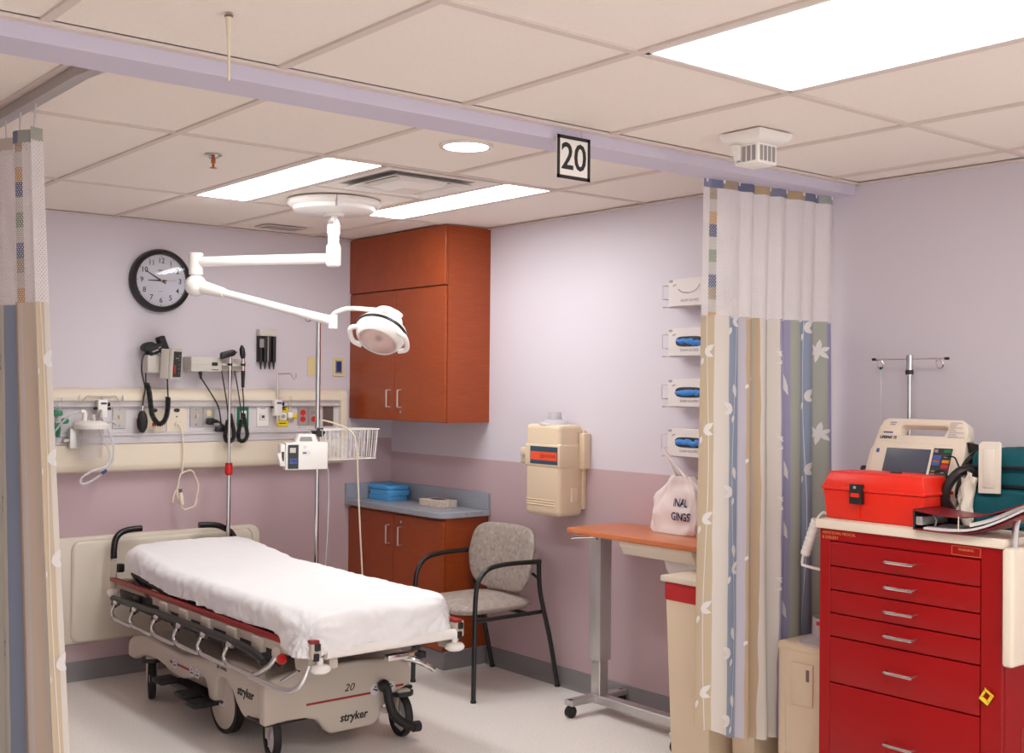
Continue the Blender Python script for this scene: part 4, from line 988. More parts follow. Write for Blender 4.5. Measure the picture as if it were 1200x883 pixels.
# head end: posts, bumpers, push handles
for x, s in ((XLs+.005, 1), (XRs-.005, -1)):
    part('head_post', MB().cyl((x, -.15, .5), (x, -.15, .655), .017), 'hood', st)
    part('post_knob', MB().box(x+s*.014, x+s*.05, -.175, -.135, .58, .625, .006), 'black', st)
    part('corner_bumper', MB().lathe([(0, .455), (.025, .457), (.034, .472), (.034, .487), (.02, .498), (0, .5)], (x, -.15, 0), UP, 18), 'whitem', st)
part('push_handle', MB().tube(cr([(-1.845, -.15, .64), (-1.845, -.148, .70), (-1.832, -.14, .755), (-1.80, -.13, .785), (-1.75, -.125, .798), (-1.685, -.12, .80)], 6), .017, 12), 'grip', st)
part('push_handle', MB().tube(cr([(-1.135, -.15, .64), (-1.14, -.148, .68), (-1.17, -.14, .74), (-1.22, -.13, .775), (-1.27, -.125, .79), (-1.355, -.12, .795)], 6), .017, 12), 'grip', st)
part('head_crossbar', MB().tube([(-1.84, -.16, .53), (-1.12, -.16, .53)], .014, 10), 'hood', st)
part('gas_spring', MB().tube([(-1.80, -.55, .46), (-1.80, -.30, .59)], .012, 8).tube([(-1.83, -.9, .43), (-1.82, -.42, .56)], .016, 8), 'black', st)
part('latch_block', MB().box(-1.87, -1.84, -.54, -.48, .47, .51, .004), 'black', st)
part('latch_block', MB().box(-1.87, -1.84, -.80, -.74, .44, .49, .004), 'black', st)
# folded side rail, near side
top = [(-1.895, -.28, .468), (-1.895, -.9, .482), (-1.895, -1.45, .484), (-1.895, -1.72, .482), (-1.893, -1.84, .47), (-1.89, -1.93, .448)]
part('rail_grip', MB().tube(cr(top, 6), .0165, 10), 'black', st, smooth=60)
for k, y in enumerate((-.30, -.55, -.82, -1.08, -1.34, -1.60)):
    z = .464+.003*k
    part('rail_pivot', MB().ball((-1.895, y, z-.022), (.017, .022, .022), 12), 'black', st, smooth=True)
    part('spindle', MB().tube(cr([(-1.90, y-.03, z-.012), (-1.915, y-.035, z-.03), (-1.918, y-.02, z-.062), (-1.912, y-.035, z-.088), (-1.90, y-.10, z-.104), (-1.897, y-.21, z-.105)], 6), .0085, 8), 'chrome', st, smooth=60)
    part('rail_bar', MB().tube([(-1.91, y-.02, z-.075), (-1.912, y-.055, z-.092), (-1.905, y-.24, z-.098), (-1.902, y-.26, z-.092)], .0095, 8), 'steel', st, smooth=60)
    part('spindle_cap', MB().cyl((-1.905, y-.035, z-.006), (-1.905, y-.075, z-.012), .013, .011, 10), 'chrome', st)
part('rail_end', MB().tube(cr([(-1.905, -1.84, .372), (-1.905, -2.10, .372), (-1.895, -2.19, .385), (-1.87, -2.215, .42), (-1.835, -2.20, .47)], 6), .0125, 10), 'steel', st, smooth=60)
part('rail_link', MB().tube(cr([(-1.90, -1.86, .38), (-1.895, -1.91, .40), (-1.885, -1.97, .44), (-1.855, -1.99, .49)], 5), .011, 8).tube([(-1.82, -1.95, .36), (-1.79, -2.04, .42)], .008, 8), 'chrome', st, smooth=60)
part('pivot_housing', MB().ball((-1.855, -1.98, .485), (.02, .035, .035), 14), 'hood', st, smooth=True)
part('release_knob', MB().lathe([(0, 0), (.019, .003), (.022, .012), (.02, .024), (0, .028)], (-1.85, -2.03, .475), (-1, -.2, -.1), 16), 'rednob', st)
# far side rail folded down
part('far_rail', MB().tube(cr([(-1.065, -.35, .45), (-1.065, -1.5, .45), (-1.07, -1.85, .38)], 6), .0165, 10), 'black', st, smooth=60)
# foot end
part('foot_panel', MB().box(-1.79, -1.12, -2.165, -2.145, .50, .585, .004), 'hood', st)
part('foot_bar', MB().cyl((-1.765, -2.205, .512), (-1.125, -2.205, .512), .022, seg=20), 'whitem', st)
for x, s in ((-1.805, 1), (-1.10, -1)):
    part('corner_bracket', MB().box(x-.024, x+.024, -2.21, -2.10, .495, .565, .006).prism([(-2.20, .53), (-2.18, .44), (-2.08, .435), (-2.05, .53)], 'x', x-.022, x+.014, .004, 1), 'hood', st)
    part('red_insert', MB().box(x-.026, x+.012, -2.212, -2.10, .558, .572, .003), 'redtrim', st)
    part('bracket_knob', MB().box(x-.010, x+.014, -2.219, -2.20, .53, .558, .003), 'black', st)
    part('bracket_knob', MB().box(x-.014, x+.008, -2.219, -2.20, .49, .52, .003), 'black', st)
    part('corner_bumper', MB().lathe([(0, .437), (.03, .439), (.042, .447), (.044, .457), (.036, .469), (.014, .474), (.014, .50), (0, .50)], (x+s*.02, -2.20, 0), UP, 22), 'whitem', st, smooth=60)
part('foot_socket', MB().box(-1.735, -1.695, -2.19, -2.14, .445, .485, .004), 'hood', st)
part('foot_socket', MB().box(-1.27, -1.24, -2.16, -2.12, .415, .445, .004), 'black', st)
part('foot_crank', MB().tube(cr([(-1.33, -2.12, .42), (-1.29, -2.15, .41), (-1.24, -2.16, .385), (-1.20, -2.16, .36)], 5), .012, 8).box(-1.42, -1.26, -2.14, -2.1, .42, .445, .006), 'chrome', st)
# mattress
def ztop(y): 
    t = max(0, min(1, (-.82-y)/-.62)) if y > -.82 else 0
    return .672+.066*t
def matfn(off, drop, a, b, x0, x1, y0, y1, R=.09, r=.045):
    """drape a point of the flat plan (a,b) over a rounded slab"""
    cx_, cy_ = (x0+x1)/2, (y0+y1)/2; hx, hy = (x1-x0)/2-R, (y1-y0)/2-R
    px, py = a-cx_, b-cy_
    qx, qy = max(-hx, min(hx, px)), max(-hy, min(hy, py))
    dx, dy = px-qx, py-qy; L = math.hypot(dx, dy)
    flat = R-r
    if L <= flat or L < 1e-9: return V((a, b, 0)), V((0, 0, 1)), 0
    nx, ny = dx/L, dy/L; d = L-flat
    if d < r*PI/2:
        t = d/r; return V((cx_+qx+nx*(flat+r*math.sin(t)), cy_+qy+ny*(flat+r*math.sin(t)), -r*(1-math.cos(t)))), V((nx*math.sin(t), ny*math.sin(t), math.cos(t))), d
    e = min(d-r*PI/2, drop)
    return V((cx_+qx+nx*R, cy_+qy+ny*R, -r-e)), V((nx, ny, 0)), d
mp = (-1.83, -1.13, -2.195, -.27)
mb = MB()
def mfn(u, v):
    a = mp[0]-.12+(mp[1]-mp[0]+.24)*u; b = mp[2]-.12+(mp[3]-mp[2]+.24)*v
    p, n_, d = matfn(0, .085, a, b, mp[0]+.008, mp[1]-.008, mp[2]+.008, mp[3]-.008)
    return (p.x, p.y, p.z+ztop(p.y)-.006)
mb.grid(mfn, 30, 60)
part('mattress', mb, 'mattress', st, smooth=60)
def sheetfn(u, v):
    ex = .15
    a = mp[0]-ex+(mp[1]-mp[0]+2*ex)*u; b = mp[2]-ex+(mp[3]-mp[2]+2*ex)*v
    left = a < -1.48
    drop = .062+.012*noise.noise(V((b*7, a*7, 2)))
    if b < -2.0: drop += .045
    if left and b > -1.2: drop -= .012
    p, n_, d = matfn(0, drop, a, b, *mp)
    k = max(0, min(1, d/.06))
    w = noise.noise(V((a*5, b*2.2, .3)))*.004+noise.noise(V((a*13+b*6, b*5-a*4, 1.3)))*.003
    w += .0035*math.sin((a*.9+b*1.4)*38+2*noise.noise(V((a*3, b*3, 5))))*max(0, noise.noise(V((a*2.5, b*1.8, 9))))
    edge = k*(.010*noise.noise(V((a*16, b*16, 4)))+.006*noise.noise(V((a*34, b*34, 7))))
    # gathers at the foot corners
    for cx_ in (mp[0], mp[1]):
        q = math.hypot(a-cx_, b-mp[2])
        if q < .3: edge += .008*math.sin(math.atan2(b-mp[2], a-cx_)*16)*max(0, 1-q/.3)*(k*.8+.2)
    if b < -1.9: w += .014*math.sin((a*1.0-b*.8)*19+3*noise.noise(V((a*2, b*2, 3))))*min(1, (-1.9-b)/.2)*(.3+.7*k)*.6
    p = p+n_*(.006+w+edge+.012*k)
    q = math.hypot(a-(mp[0]-.05), b-(mp[2]+.02))
    if q < .28:                                   # the loose corner hangs out over the rail
        f = (1-q/.28)**1.3*k; p = p+V((-.035*f, -.012*f, -.03*f))
    z = p.z+ztop(p.y)
    if b > -.5 and k < .5: z += .014*math.cos((a+1.48)/.35*PI/2)*min(1, (b+.5)/.2)
    return (p.x, p.y, z)
sh = solo('bed_sheet', MB().grid(sheetfn, 110, 230), 'sheet', 'white wrinkled cotton sheet covering the stretcher mattress', 'sheet', smooth=True)
sh.modifiers.new('cloth', 'SOLIDIFY').thickness = .003

# pole at the head of the stretcher
ip = thing('bed_pole', 'chrome pole with red collar standing at the head of the stretcher', 'pole', (-1.206, -.175, .5))
part('lower_pole', MB().cyl((-1.206, -.175, .50), (-1.206, -.175, 1.14), .0115, seg=16), 'chrome', ip)
part('upper_pole', MB().cyl((-1.206, -.175, 1.10), (-1.206, -.175, 1.66), .0085, seg=16), 'chrome', ip)
part('collar', MB().lathe([(.012, 1.07), (.021, 1.078), (.023, 1.1), (.021, 1.128), (.012, 1.135)], (-1.206, -.175, 0), UP, 18), 'rednob', ip)
part('collar_ring', MB().cyl((-1.206, -.175, 1.128), (-1.206, -.175, 1.14), .020, seg=18), 'redtrim', ip)
part('base_socket', MB().box(-1.232, -1.18, -.20, -.15, .524, .575, .006), 'hood', ip)

# ================================================================== IV STAND WITH PUMP AND BASKET
PX, PYs = -.828, -.50
iv = thing('iv_stand', 'tall chrome rolling pole with pump and basket between bed and cherry cabinets', 'stand', (PX, PYs, 0))
part('lower_pole', MB().cyl((PX, PYs, .06), (PX, PYs, 1.15), .0125, seg=16), 'chrome', iv)
part('upper_pole', MB().cyl((PX, PYs, 1.1), (PX, PYs, 1.955), .0145, seg=16), 'chrome', iv)
hk = MB()
for k in range(4):
    a = PI/4+k*PI/2; c, s = math.cos(a), math.sin(a)
    hk.tube(cr([(PX, PYs, 1.95), (PX+c*.03, PYs+s*.03, 1.955), (PX+c*.055, PYs+s*.055, 1.94), (PX+c*.07, PYs+s*.07, 1.945), (PX+c*.075, PYs+s*.075, 1.96)], 4), .004, 6)
part('hooks', hk, 'chrome', iv)
for k in range(5):
    a = k*2*PI/5+.3; c, s = math.cos(a), math.sin(a)
    part('leg', MB().tube([(PX, PYs, .075), (PX+c*.15, PYs+s*.15, .075), (PX+c*.25, PYs+s*.25, .062)], .013, 8), 'black', iv)
    part('caster', MB().cyl((PX+c*.25-s*.012, PYs+s*.25+c*.012, .025), (PX+c*.25+s*.012, PYs+s*.25-c*.012, .025), .025, seg=16), 'blackr', iv)
part('hub', MB().cyl((PX, PYs, .055), (PX, PYs, .11), .035), 'black', iv)
pu = thing('infusion_pump', 'white infusion pump with dark key panel clamped on the tall pole', 'pump', (-.95, -.53, 1.11))
pf = M.Translation((-.905, -.57, 1.118)) @ M.Rotation(math.radians(-22), 4, 'Z')
part('case', MB().prism([(-.105, 0), (.125, .004), (.125, .15), (.07, .152), (.055, .195), (-.035, .195), (-.052, .15), (-.105, .148)], 'y', -.07, .06, .006, 2, pf), 'whitem', pu)
part('handle_slot', MB().prism([(-.03, .158), (.04, .158), (.034, .182), (-.025, .182)], 'y', -.0715, -.065, 0, 1, pf), 'bezel', pu)
part('door', MB().box(-.132, -.103, -.06, .05, .02, .14, .006, 2, pf), 'white', pu)
part('door_latch', MB().prism([(-.15, .09), (-.13, .095), (-.115, .03), (-.13, .025)], 'y', -.075, -.05, .003, 1, pf), 'white', pu)
part('latch_gap', MB().box(-.124, -.112, -.066, -.058, .05, .10, .001, 1, pf), 'black', pu)
part('key_panel', MB().box(-.092, -.035, -.0735, -.068, .008, .138, .001, 1, pf), 'panelblk', pu)
part('readout', MB().box(-.082, -.05, -.0745, -.073, .095, .122, 0, 1, pf), 'putty', pu)
part('keys', MB().box(-.084, -.062, -.0745, -.073, .035, .048, .001, 1, pf).box(-.059, -.042, -.0745, -.073, .035, .048, .001, 1, pf).box(-.084, -.062, -.0745, -.073, .052, .064, .001, 1, pf).box(-.059, -.042, -.0745, -.073, .052, .064, .001, 1, pf), 'bluekey', pu)
part('badge', MB().box(-.015, .03, -.072, -.069, .085, .105, 0, 1, pf).cyl(pf @ V((.0, -.072, .125)), pf @ V((.0, -.069, .125)), .01), 'carton', pu)
part('badge_print', MB().box(-.012, .008, -.0728, -.0715, .09, .098, 0, 1, pf), 'bluekey', pu)
part('clamp', MB().box(.02, .085, .055, .10, .03, .14, .006, 1, pf), 'bezel', pu)
pu.location.x -= .05
pb = thing('wire_basket', 'white wire basket of clear bags clamped to the tall pole', 'basket', (-.61, -.50, 1.15))
bx0, bx1, by0, by1, bz0, bz1 = -.795, -.43, -.60, -.44, 1.165, 1.332
r1 = [(bx0, by0, bz1), (bx1, by0, bz1), (bx1, by1, bz1), (bx0, by1, bz1)]
e_ = .012
r0 = [(bx0+e_, by0+e_, bz0), (bx1-e_, by0+e_, bz0), (bx1-e_, by1-e_, bz0), (bx0+e_, by1-e_, bz0)]
part('rim', MB().tube([V(p) for p in r1], .004, 6, closed=True), 'whitem', pb)
part('base_ring', MB().tube([V(p) for p in r0], .0032, 6, closed=True), 'whitem', pb)
def wires(n, P0, P1, Q0, Q1):
    for k in range(n):
        t = (k+.5)/n
        part('wire', MB().tube([V(P0).lerp(V(P1), t), V(Q0).lerp(V(Q1), t)], .0021, 5), 'whitem', pb)
wires(13, r1[0], r1[1], r0[0], r0[1]); wires(6, r1[1], r1[2], r0[1], r0[2]); wires(13, r1[3], r1[2], r0[3], r0[2]); wires(6, r1[0], r1[3], r0[0], r0[3])
wires(11, r0[0], r0[1], r0[3], r0[2])
part('bracket', MB().box(-.83, -.78, -.52, -.48, 1.29, 1.32, .004), 'steel', pb)
part('clamp_knob', MB().prism([((.024 if k % 2 else .030)*math.cos(k*PI/6), (.024 if k % 2 else .030)*math.sin(k*PI/6)) for k in range(12)], 'y', -.012, .012, .003, 2, M.Translation((-.79, -.555, 1.318)) @ M.Rotation(-.5, 4, 'Z')).cyl((-.80, -.545, 1.318), (-.82, -.51, 1.318), .009), 'black', pb)
pb.location.x -= .052
random.seed(4)
for k, (x, y, s) in enumerate(((-.72, -.53, .06), (-.62, -.55, .075), (-.52, -.52, .07), (-.56, -.50, .055), (-.67, -.50, .06))):
    q = M.Translation((x-.052, y, 1.22+.012*k)) @ M.Rotation(random.uniform(-.6, .6), 4, 'Y') @ M.Rotation(random.uniform(-.5, .5), 4, 'Z')
    def pf_(u, v, q=q, s=s, k=k):
        p = V(((u-.5)*2*s*.55, .016*noise.noise(V((u*3+k, v*3, k*2.3)))+.012*math.sin(u*PI)*math.sin(v*PI), (v-.5)*2*s*.75)); return q @ p
    o = solo('clear_bag', MB().grid(pf_, 10, 12), 'poly', ['crumpled clear plastic bag at the pump end of the wire basket', 'large pointed clear bag in the middle of the wire basket front', 'clear plastic bag at the right end of the wire basket', 'small clear bag low behind the others in the wire basket, right half', 'clear bag standing at the back of the wire basket, left half'][k], 'bag', 'clear bags in the wire basket')
tc_ = thing('power_cable', 'long pale cable looping from the tall pole over the basket to the floor', 'cable', (-.62, -.62, .05))
part('cable', MB().tube(cr([(-.815, -.52, 1.385), (-.78, -.56, 1.375), (-.72, -.62, 1.345), (-.68, -.65, 1.30), (-.668, -.66, 1.22), (-.660, -.66, 1.1), (-.648, -.66, .874), (-.621, -.66, .475), (-.61, -.66, .3), (-.60, -.65, .06), (-.64, -.6, .012), (-.7, -.56, .01)], 8), .0048, 8), 'cord', tc_, smooth=60)
part('thin_line', MB().tube(cr([(-.815, -.57, 1.125), (-.80, -.575, 1.1), (-.795, -.575, .95), (-.80, -.57, .7), (-.815, -.56, .4), (-.83, -.55, .12)], 8), .0038, 6), 'tube', tc_, smooth=60)

# ================================================================== CURTAINS
def cloth_mat(name, stops, wave=.0, rough=.85):
    """printed stripes along the cloth (UV x), edges wavering with height"""
    m = mat(name, (1, 1, 1, 1), rough, spec=.15); nt = m.node_tree; b = nt.nodes['Principled BSDF']
    uv = node(nt, 'ShaderNodeUVMap'); sp_ = node(nt, 'ShaderNodeSeparateXYZ'); nt.links.new(uv.outputs[0], sp_.inputs[0])
    n = node(nt, 'ShaderNodeTexNoise'); n.inputs['Scale'].default_value = 1.0; n.inputs['Detail'].default_value = 1
    mp = node(nt, 'ShaderNodeMapping'); mp.inputs['Scale'].default_value = (9, 5.5, 1); nt.links.new(uv.outputs[0], mp.inputs[0]); nt.links.new(mp.outputs[0], n.inputs['Vector'])
    a = node(nt, 'ShaderNodeMath', operation='SUBTRACT'); a.inputs[1].default_value = .5; nt.links.new(n.outputs['Fac'], a.inputs[0])
    c = node(nt, 'ShaderNodeMath', operation='MULTIPLY_ADD'); c.inputs[1].default_value = wave; nt.links.new(a.outputs[0], c.inputs[0]); nt.links.new(sp_.outputs['X'], c.inputs[2])
    r = node(nt, 'ShaderNodeValToRGB'); r.color_ramp.interpolation = 'CONSTANT'; E = r.color_ramp.elements
    E[0].position = 0; E[0].color = stops[0][1]; E[1].position = stops[1][0]; E[1].color = stops[1][1]
    for p_, c_ in stops[2:]:
        x = E.new(p_); x.color = c_
    nt.links.new(c.outputs[0], r.inputs[0])
    w = node(nt, 'ShaderNodeTexNoise'); w.inputs['Scale'].default_value = 500; tc = node(nt, 'ShaderNodeTexCoord'); nt.links.new(tc.outputs['Object'], w.inputs['Vector'])
    bp_ = node(nt, 'ShaderNodeBump'); bp_.inputs['Strength'].default_value = .1; bp_.inputs['Distance'].default_value = .001; nt.links.new(w.outputs['Fac'], bp_.inputs['Height']); nt.links.new(bp_.outputs[0], b.inputs['Normal'])
    nt.links.new(r.outputs[0], b.inputs['Base Color'])
    return m
def net_mat(name, stripe):
    """white honeycomb net: real see-through holes, one printed stripe of colour bands"""
    m = bpy.data.materials.new(name); m.use_nodes = True; nt = m.node_tree; b = nt.nodes['Principled BSDF']
    b.inputs['Roughness'].default_value = .8; b.inputs['Specular IOR Level'].default_value = .2
    uv = node(nt, 'ShaderNodeUVMap'); uv.uv_map = 'metres'; s = node(nt, 'ShaderNodeSeparateXYZ'); nt.links.new(uv.outputs[0], s.inputs[0])
    def mth(op, *a):
        n = node(nt, 'ShaderNodeMath', operation=op)
        for k, v in enumerate(a):
            if isinstance(v, (int, float)): n.inputs[k].default_value = v
            else: nt.links.new(v, n.inputs[k])
        return n.outputs[0]
    U, Z = s.outputs['X'], s.outputs['Y']
    px, pz = .0115, .0135
    def holes(ou, oz):
        fu = mth('ABSOLUTE', mth('SUBTRACT', mth('FRACT', mth('ADD', mth('DIVIDE', U, px), ou)), .5))
        fz = mth('ABSOLUTE', mth('SUBTRACT', mth('FRACT', mth('ADD', mth('DIVIDE', Z, pz), oz)), .5))
        d = mth('ADD', mth('MULTIPLY', fu, 1.0), mth('MULTIPLY', fz, 1.35))
        return mth('LESS_THAN', d, .235)
    h = mth('MAXIMUM', holes(0, 0), holes(.5, .5))
    solid = mth('SUBTRACT', 1.0, h)
    nt.links.new(solid, b.inputs['Alpha'])
    uv2 = node(nt, 'ShaderNodeUVMap'); uv2.uv_map = 'UVMap'; s2 = node(nt, 'ShaderNodeSeparateXYZ'); nt.links.new(uv2.outputs[0], s2.inputs[0])
    u = s2.outputs['X']
    ins = mth('MULTIPLY', mth('GREATER_THAN', u, stripe[0]), mth('LESS_THAN', u, stripe[1]))
    r = node(nt, 'ShaderNodeValToRGB'); r.color_ramp.interpolation = 'CONSTANT'
    cols = [S(176, 160, 140), S(120, 128, 150), S(200, 195, 190), S(150, 160, 140), S(205, 200, 196), S(110, 112, 140), S(200, 165, 120), S(205, 200, 195)]
    E = r.color_ramp.elements; E[0].color = cols[0]; E[1].position = .12; E[1].color = cols[1]
    for k in range(2, 8): x = E.new(k*.125); x.color = cols[k]
    nt.links.new(mth('FRACT', mth('MULTIPLY', Z, 2.6)), r.inputs[0])
    mx = node(nt, 'ShaderNodeMix', data_type='RGBA'); mx.inputs[6].default_value = S(228, 222, 222); nt.links.new(r.outputs[0], mx.inputs[7]); nt.links.new(ins, mx.inputs[0])
    nt.links.new(mx.outputs[2], b.inputs['Base Color'])
    return m
def cloth(name, fn, nu, nz, m, parent, zlo, zhi, thick=.0012):
    """fn(u, z) -> point; u in 0..1 along the cloth. zlo may depend on u."""
    me = bpy.data.meshes.new(name); vs, fs, uvs, arc = [], [], [], [0]
    zl = zlo if callable(zlo) else (lambda u: zlo)
    for i in range(nu):
        u = i/(nu-1)
        if i: arc.append(arc[-1]+(V(fn(u, zhi))-V(fn((i-1)/(nu-1), zhi))).length)
        for j in range(nz):
            z = zhi+(zl(u)-zhi)*j/(nz-1); vs.append(fn(u, z)); uvs.append((u, z))
    og = wloc(parent)
    for i in range(nu-1):
        for j in range(nz-1):
            a = i*nz+j; fs.append((a, a+1, a+nz+1, a+nz))
    me.from_pydata([V(v)-og for v in vs], [], fs)
    l1 = me.uv_layers.new(name='UVMap'); l2 = me.uv_layers.new(name='metres')
    for lp_ in me.loops:
        i = lp_.vertex_index; l1.data[lp_.index].uv = uvs[i]; l2.data[lp_.index].uv = (arc[i//nz], uvs[i][1])
    o = link_mesh(name, me, m, parent, og, True)
    return o
def leafprint(fn, items, parent, m, off):
    """leaves printed on the cloth: each lies on the folds, a hair in front"""
    def at(u, z):
        p = V(fn(u, z)); du = V(fn(min(1, u+.004), z))-V(fn(max(0, u-.004), z)); n = du.cross(V((0, 0, -1))).normalized()
        if n.dot(off) < 0: n = -n
        return p+n*.0016
    for u, z, L, wd, ang, us in items:
        mb = MB()
        c, s = math.cos(ang), math.sin(ang); rows = []
        for k in range(9):
            t = k/8; w = wd*math.sin(PI*t**.8)*(1 if t < .8 else .8)
            row = []
            for e in (-1, -.33, .33, 1):
                x = t*L*c-e*w*s; y = t*L*s+e*w*c
                row.append(mb.b.verts.new(at(max(0, min(1, u+x*us)), z+y)))
            rows.append(row)
        for a, b in zip(rows, rows[1:]):
            for k in range(3): mb.b.faces.new((a[k], a[k+1], b[k+1], b[k]))
        part('leaf', mb, m, parent, smooth='raw')
def vine(fn, u0, z0, z1, amp, wd, us, parent, m, off, ph=0):
    mb = MB(); prev = None
    for k in range(80):
        z = z0+(z1-z0)*k/79; u = u0+amp*math.sin(z*5.2+ph)*us
        row = []
        for e in (-1, 1):
            p = V(fn(u+e*wd*us, z)); du = V(fn(min(1, u+.004), z))-V(fn(max(0, u-.004), z)); n = du.cross(V((0, 0, -1))).normalized()
            if n.dot(off) < 0: n = -n
            row.append(mb.b.verts.new(p+n*.0013))
        if prev: mb.b.faces.new((prev[0], prev[1], row[1], row[0]))
        prev = row
    return part('vine_print', mb, m, parent, smooth='raw')
MT['leafw'] = mat('white leaf print', S(226, 222, 220), .85, spec=.1); MT['leafg'] = mat('sage leaf print', S(160, 160, 142), .85, spec=.1)
BEI, CRM, BLU, LVG, TAN, GRY, LVD, SGE = S(196, 178, 152), S(216, 208, 200), S(146, 158, 178), S(190, 184, 194), S(194, 170, 142), S(178, 172, 168), S(160, 156, 184), S(170, 172, 162)

# --- right curtain
rc = thing('privacy_curtain', 'striped leaf print curtain with white net top hanging by the red cart', 'curtain', (-.42, -3.33, .2))
def rfn(u, z):
    t = max(0, min(1, (2.385-z)/2.15))
    xa = -.775+.742*u-.012*math.sin(u*6); xb = -.80+.765*u
    x = xa+(xb-xa)*t
    if t > .24: x += .02*u*min(1, (t-.24)*3)
    y = -3.30-.05*u
    amp = (.5+.5*min(1, t*1.6))
    k = max(0, min(1, (u-.26)/.08))
    y += amp*((1-k)*.014*math.sin(u*21+.6+t*.5)+k*(.026*math.sin(u*52+.9*math.sin(t*3))*(1 if .38 < u < .56 else .42)+.012*math.sin(u*30+1+t)))
    x += amp*k*.006*math.cos(u*52+.9*math.sin(t*3))
    return (x, y, z)
rstops = [(0, BEI), (.095, CRM), (.185, BLU), (.27, LVG), (.315, TAN), (.35, GRY), (.40, TAN), (.425, CRM), (.47, GRY), (.50, CRM), (.545, LVD), (.66, SGE), (.715, BLU), (.80, LVD), (.835, SGE), (.925, LVD)]
rmat = cloth_mat('striped curtain print right', rstops, .014)
def rlow(u): return .30-.085*min(1, u/.22)+.02*math.sin(u*9)+.0*u
cloth('cloth', rfn, 220, 60, rmat, rc, rlow, 1.862)
cloth('net', rfn, 220, 14, net_mat('curtain net right', (.055, .105)), rc, 1.855, 2.372)
hm = cloth_mat('curtain hem print', [(0, S(140, 140, 165)), (.06, S(120, 125, 150)), (.14, S(170, 150, 130)), (.25, S(110, 110, 135)), (.4, S(185, 160, 130)), (.5, S(130, 130, 150)), (.62, S(180, 155, 125)), (.75, S(120, 122, 140)), (.88, S(160, 165, 160))], .03)
cloth('hem', lambda u, z: (rfn(u, z)[0], rfn(u, z)[1]-.0025, z), 220, 3, hm, rc, 2.352, 2.384)
US = 1/.72
off = V((-.6, -.8, 0))
it = []
def sprig(u, z, s=1, flip=1):
    it.append((u, z, .05*s, .011*s, math.radians(35 if flip > 0 else 145), US)); it.append((u, z, .042*s, .009*s, math.radians(-20 if flip > 0 else 200), US)); it.append((u-.012*flip, z-.02, .03*s, .008*s, math.radians(250), US))
for z in (1.72, 1.42, 1.08, .74, .42): sprig(.035, z, 1.1)
for z in (1.84, 1.50, 1.18, .88, .56, .30): sprig(.215, z, 1.1, -1 if int(z*10) % 2 else 1); it.append((.225, z+.10, .055, .013, math.radians(-75), US))
for z in (1.62, 1.33, .95, .62): sprig(.335, z, .7)
for z in (1.7, 1.36, 1.12, .8): sprig(.60, z, 1.2, -1); it.append((.60, z-.04, .11, .014, math.radians(-70), US))
for z in (1.83, 1.55, 1.25, .92): sprig(.755, z, 1.2, 1)
for z in (1.74, 1.4): 
    for a in (20, 80, 140, 200, 260, 320): it.append((.885, z, .05, .009, math.radians(a), US))
leafprint(rfn, it, rc, 'leafw', off)
for u0, a in ((.06, .008), (.232, .014), (.605, .012), (.76, .012)): vine(rfn, u0, 1.86, .28 if u0 < .3 else .45, a, .0016, US, rc, 'leafw', off, u0*20)
for k in range(9):
    u = .03+k*.118; p = rfn(u, 2.38)
    part('carrier', MB().cyl((p[0], p[1], 2.372), (p[0], p[1], 2.3855), .006, seg=8), 'white', rc)

# --- left curtain
lc = thing('privacy_curtain', 'striped leaf print curtain bunched at the left edge of the photo', 'curtain', (-3.0, -2.3, .05))
def lfn(u, z):
    t = max(0, min(1, (2.41-z)/2.35))
    s = u*1.3                                 # metres of track away from the free edge
    y = -2.55+s*.95; x = -3.0
    f = max(0, 1-s/.9)
    y -= .38*t**1.15*f; x += (-.005+.0*t)*f
    amp = .040*(.75+.35*t)
    ph = 2*PI*s/.165
    x += amp*math.sin(ph-.5)*(1-.0*u); y += .018*math.cos(ph)
    return (x, y, z)
lst = [(0, S(202, 184, 158)), (.019, CRM), (.072, S(216, 200, 182)), (.088, CRM), (.101, TAN), (.15, BLU), (.221, S(204, 202, 190)), (.40, CRM), (.52, LVD), (.65, BEI), (.80, BLU)]
lmat = cloth_mat('striped curtain print left', lst, .004)
cloth('cloth', lfn, 260, 50, lmat, lc, .05, 1.835)
cloth('net', lfn, 260, 12, net_mat('curtain net left', (.086, .101)), lc, 1.828, 2.365)
cloth('hem', lambda u, z: (lfn(u, z)[0]-.001, lfn(u, z)[1]-.0025, z), 260, 3, cloth_mat('curtain hem print left', [(0, S(170, 172, 160)), (.05, S(165, 168, 158)), (.09, S(120, 125, 150)), (.12, S(180, 150, 115)), (.2, S(200, 190, 180)), (.3, S(150, 150, 165)), (.5, S(185, 165, 140)), (.7, S(140, 145, 160))], .01), lc, 2.337, 2.377)
it = []
off = V((-.2, -1, 0)); US = 1/1.6
for z in (1.65, 1.35, 1.05, .75, .45): sprig(.012, z, 1.2)
leafprint(lfn, it, lc, 'leafw', off)
it = []
for z in (1.7, 1.25, .8, .4): sprig(.262, z, 1.3); sprig(.256, z-.06, 1.1, -1)
leafprint(lfn, it, lc, 'leafg', off)
vine(lfn, .011, 1.83, .1, .004, .0014, US, lc, 'leafw', off)
for k in range(8):
    u = .01+k*.13; p = lfn(u, 2.40)
    part('carrier', MB().tube([(p[0], p[1], 2.370), (p[0]*.5-1.5, p[1], 2.41), (-3.0, p[1], H-.02)], .003, 6), 'steel', lc)

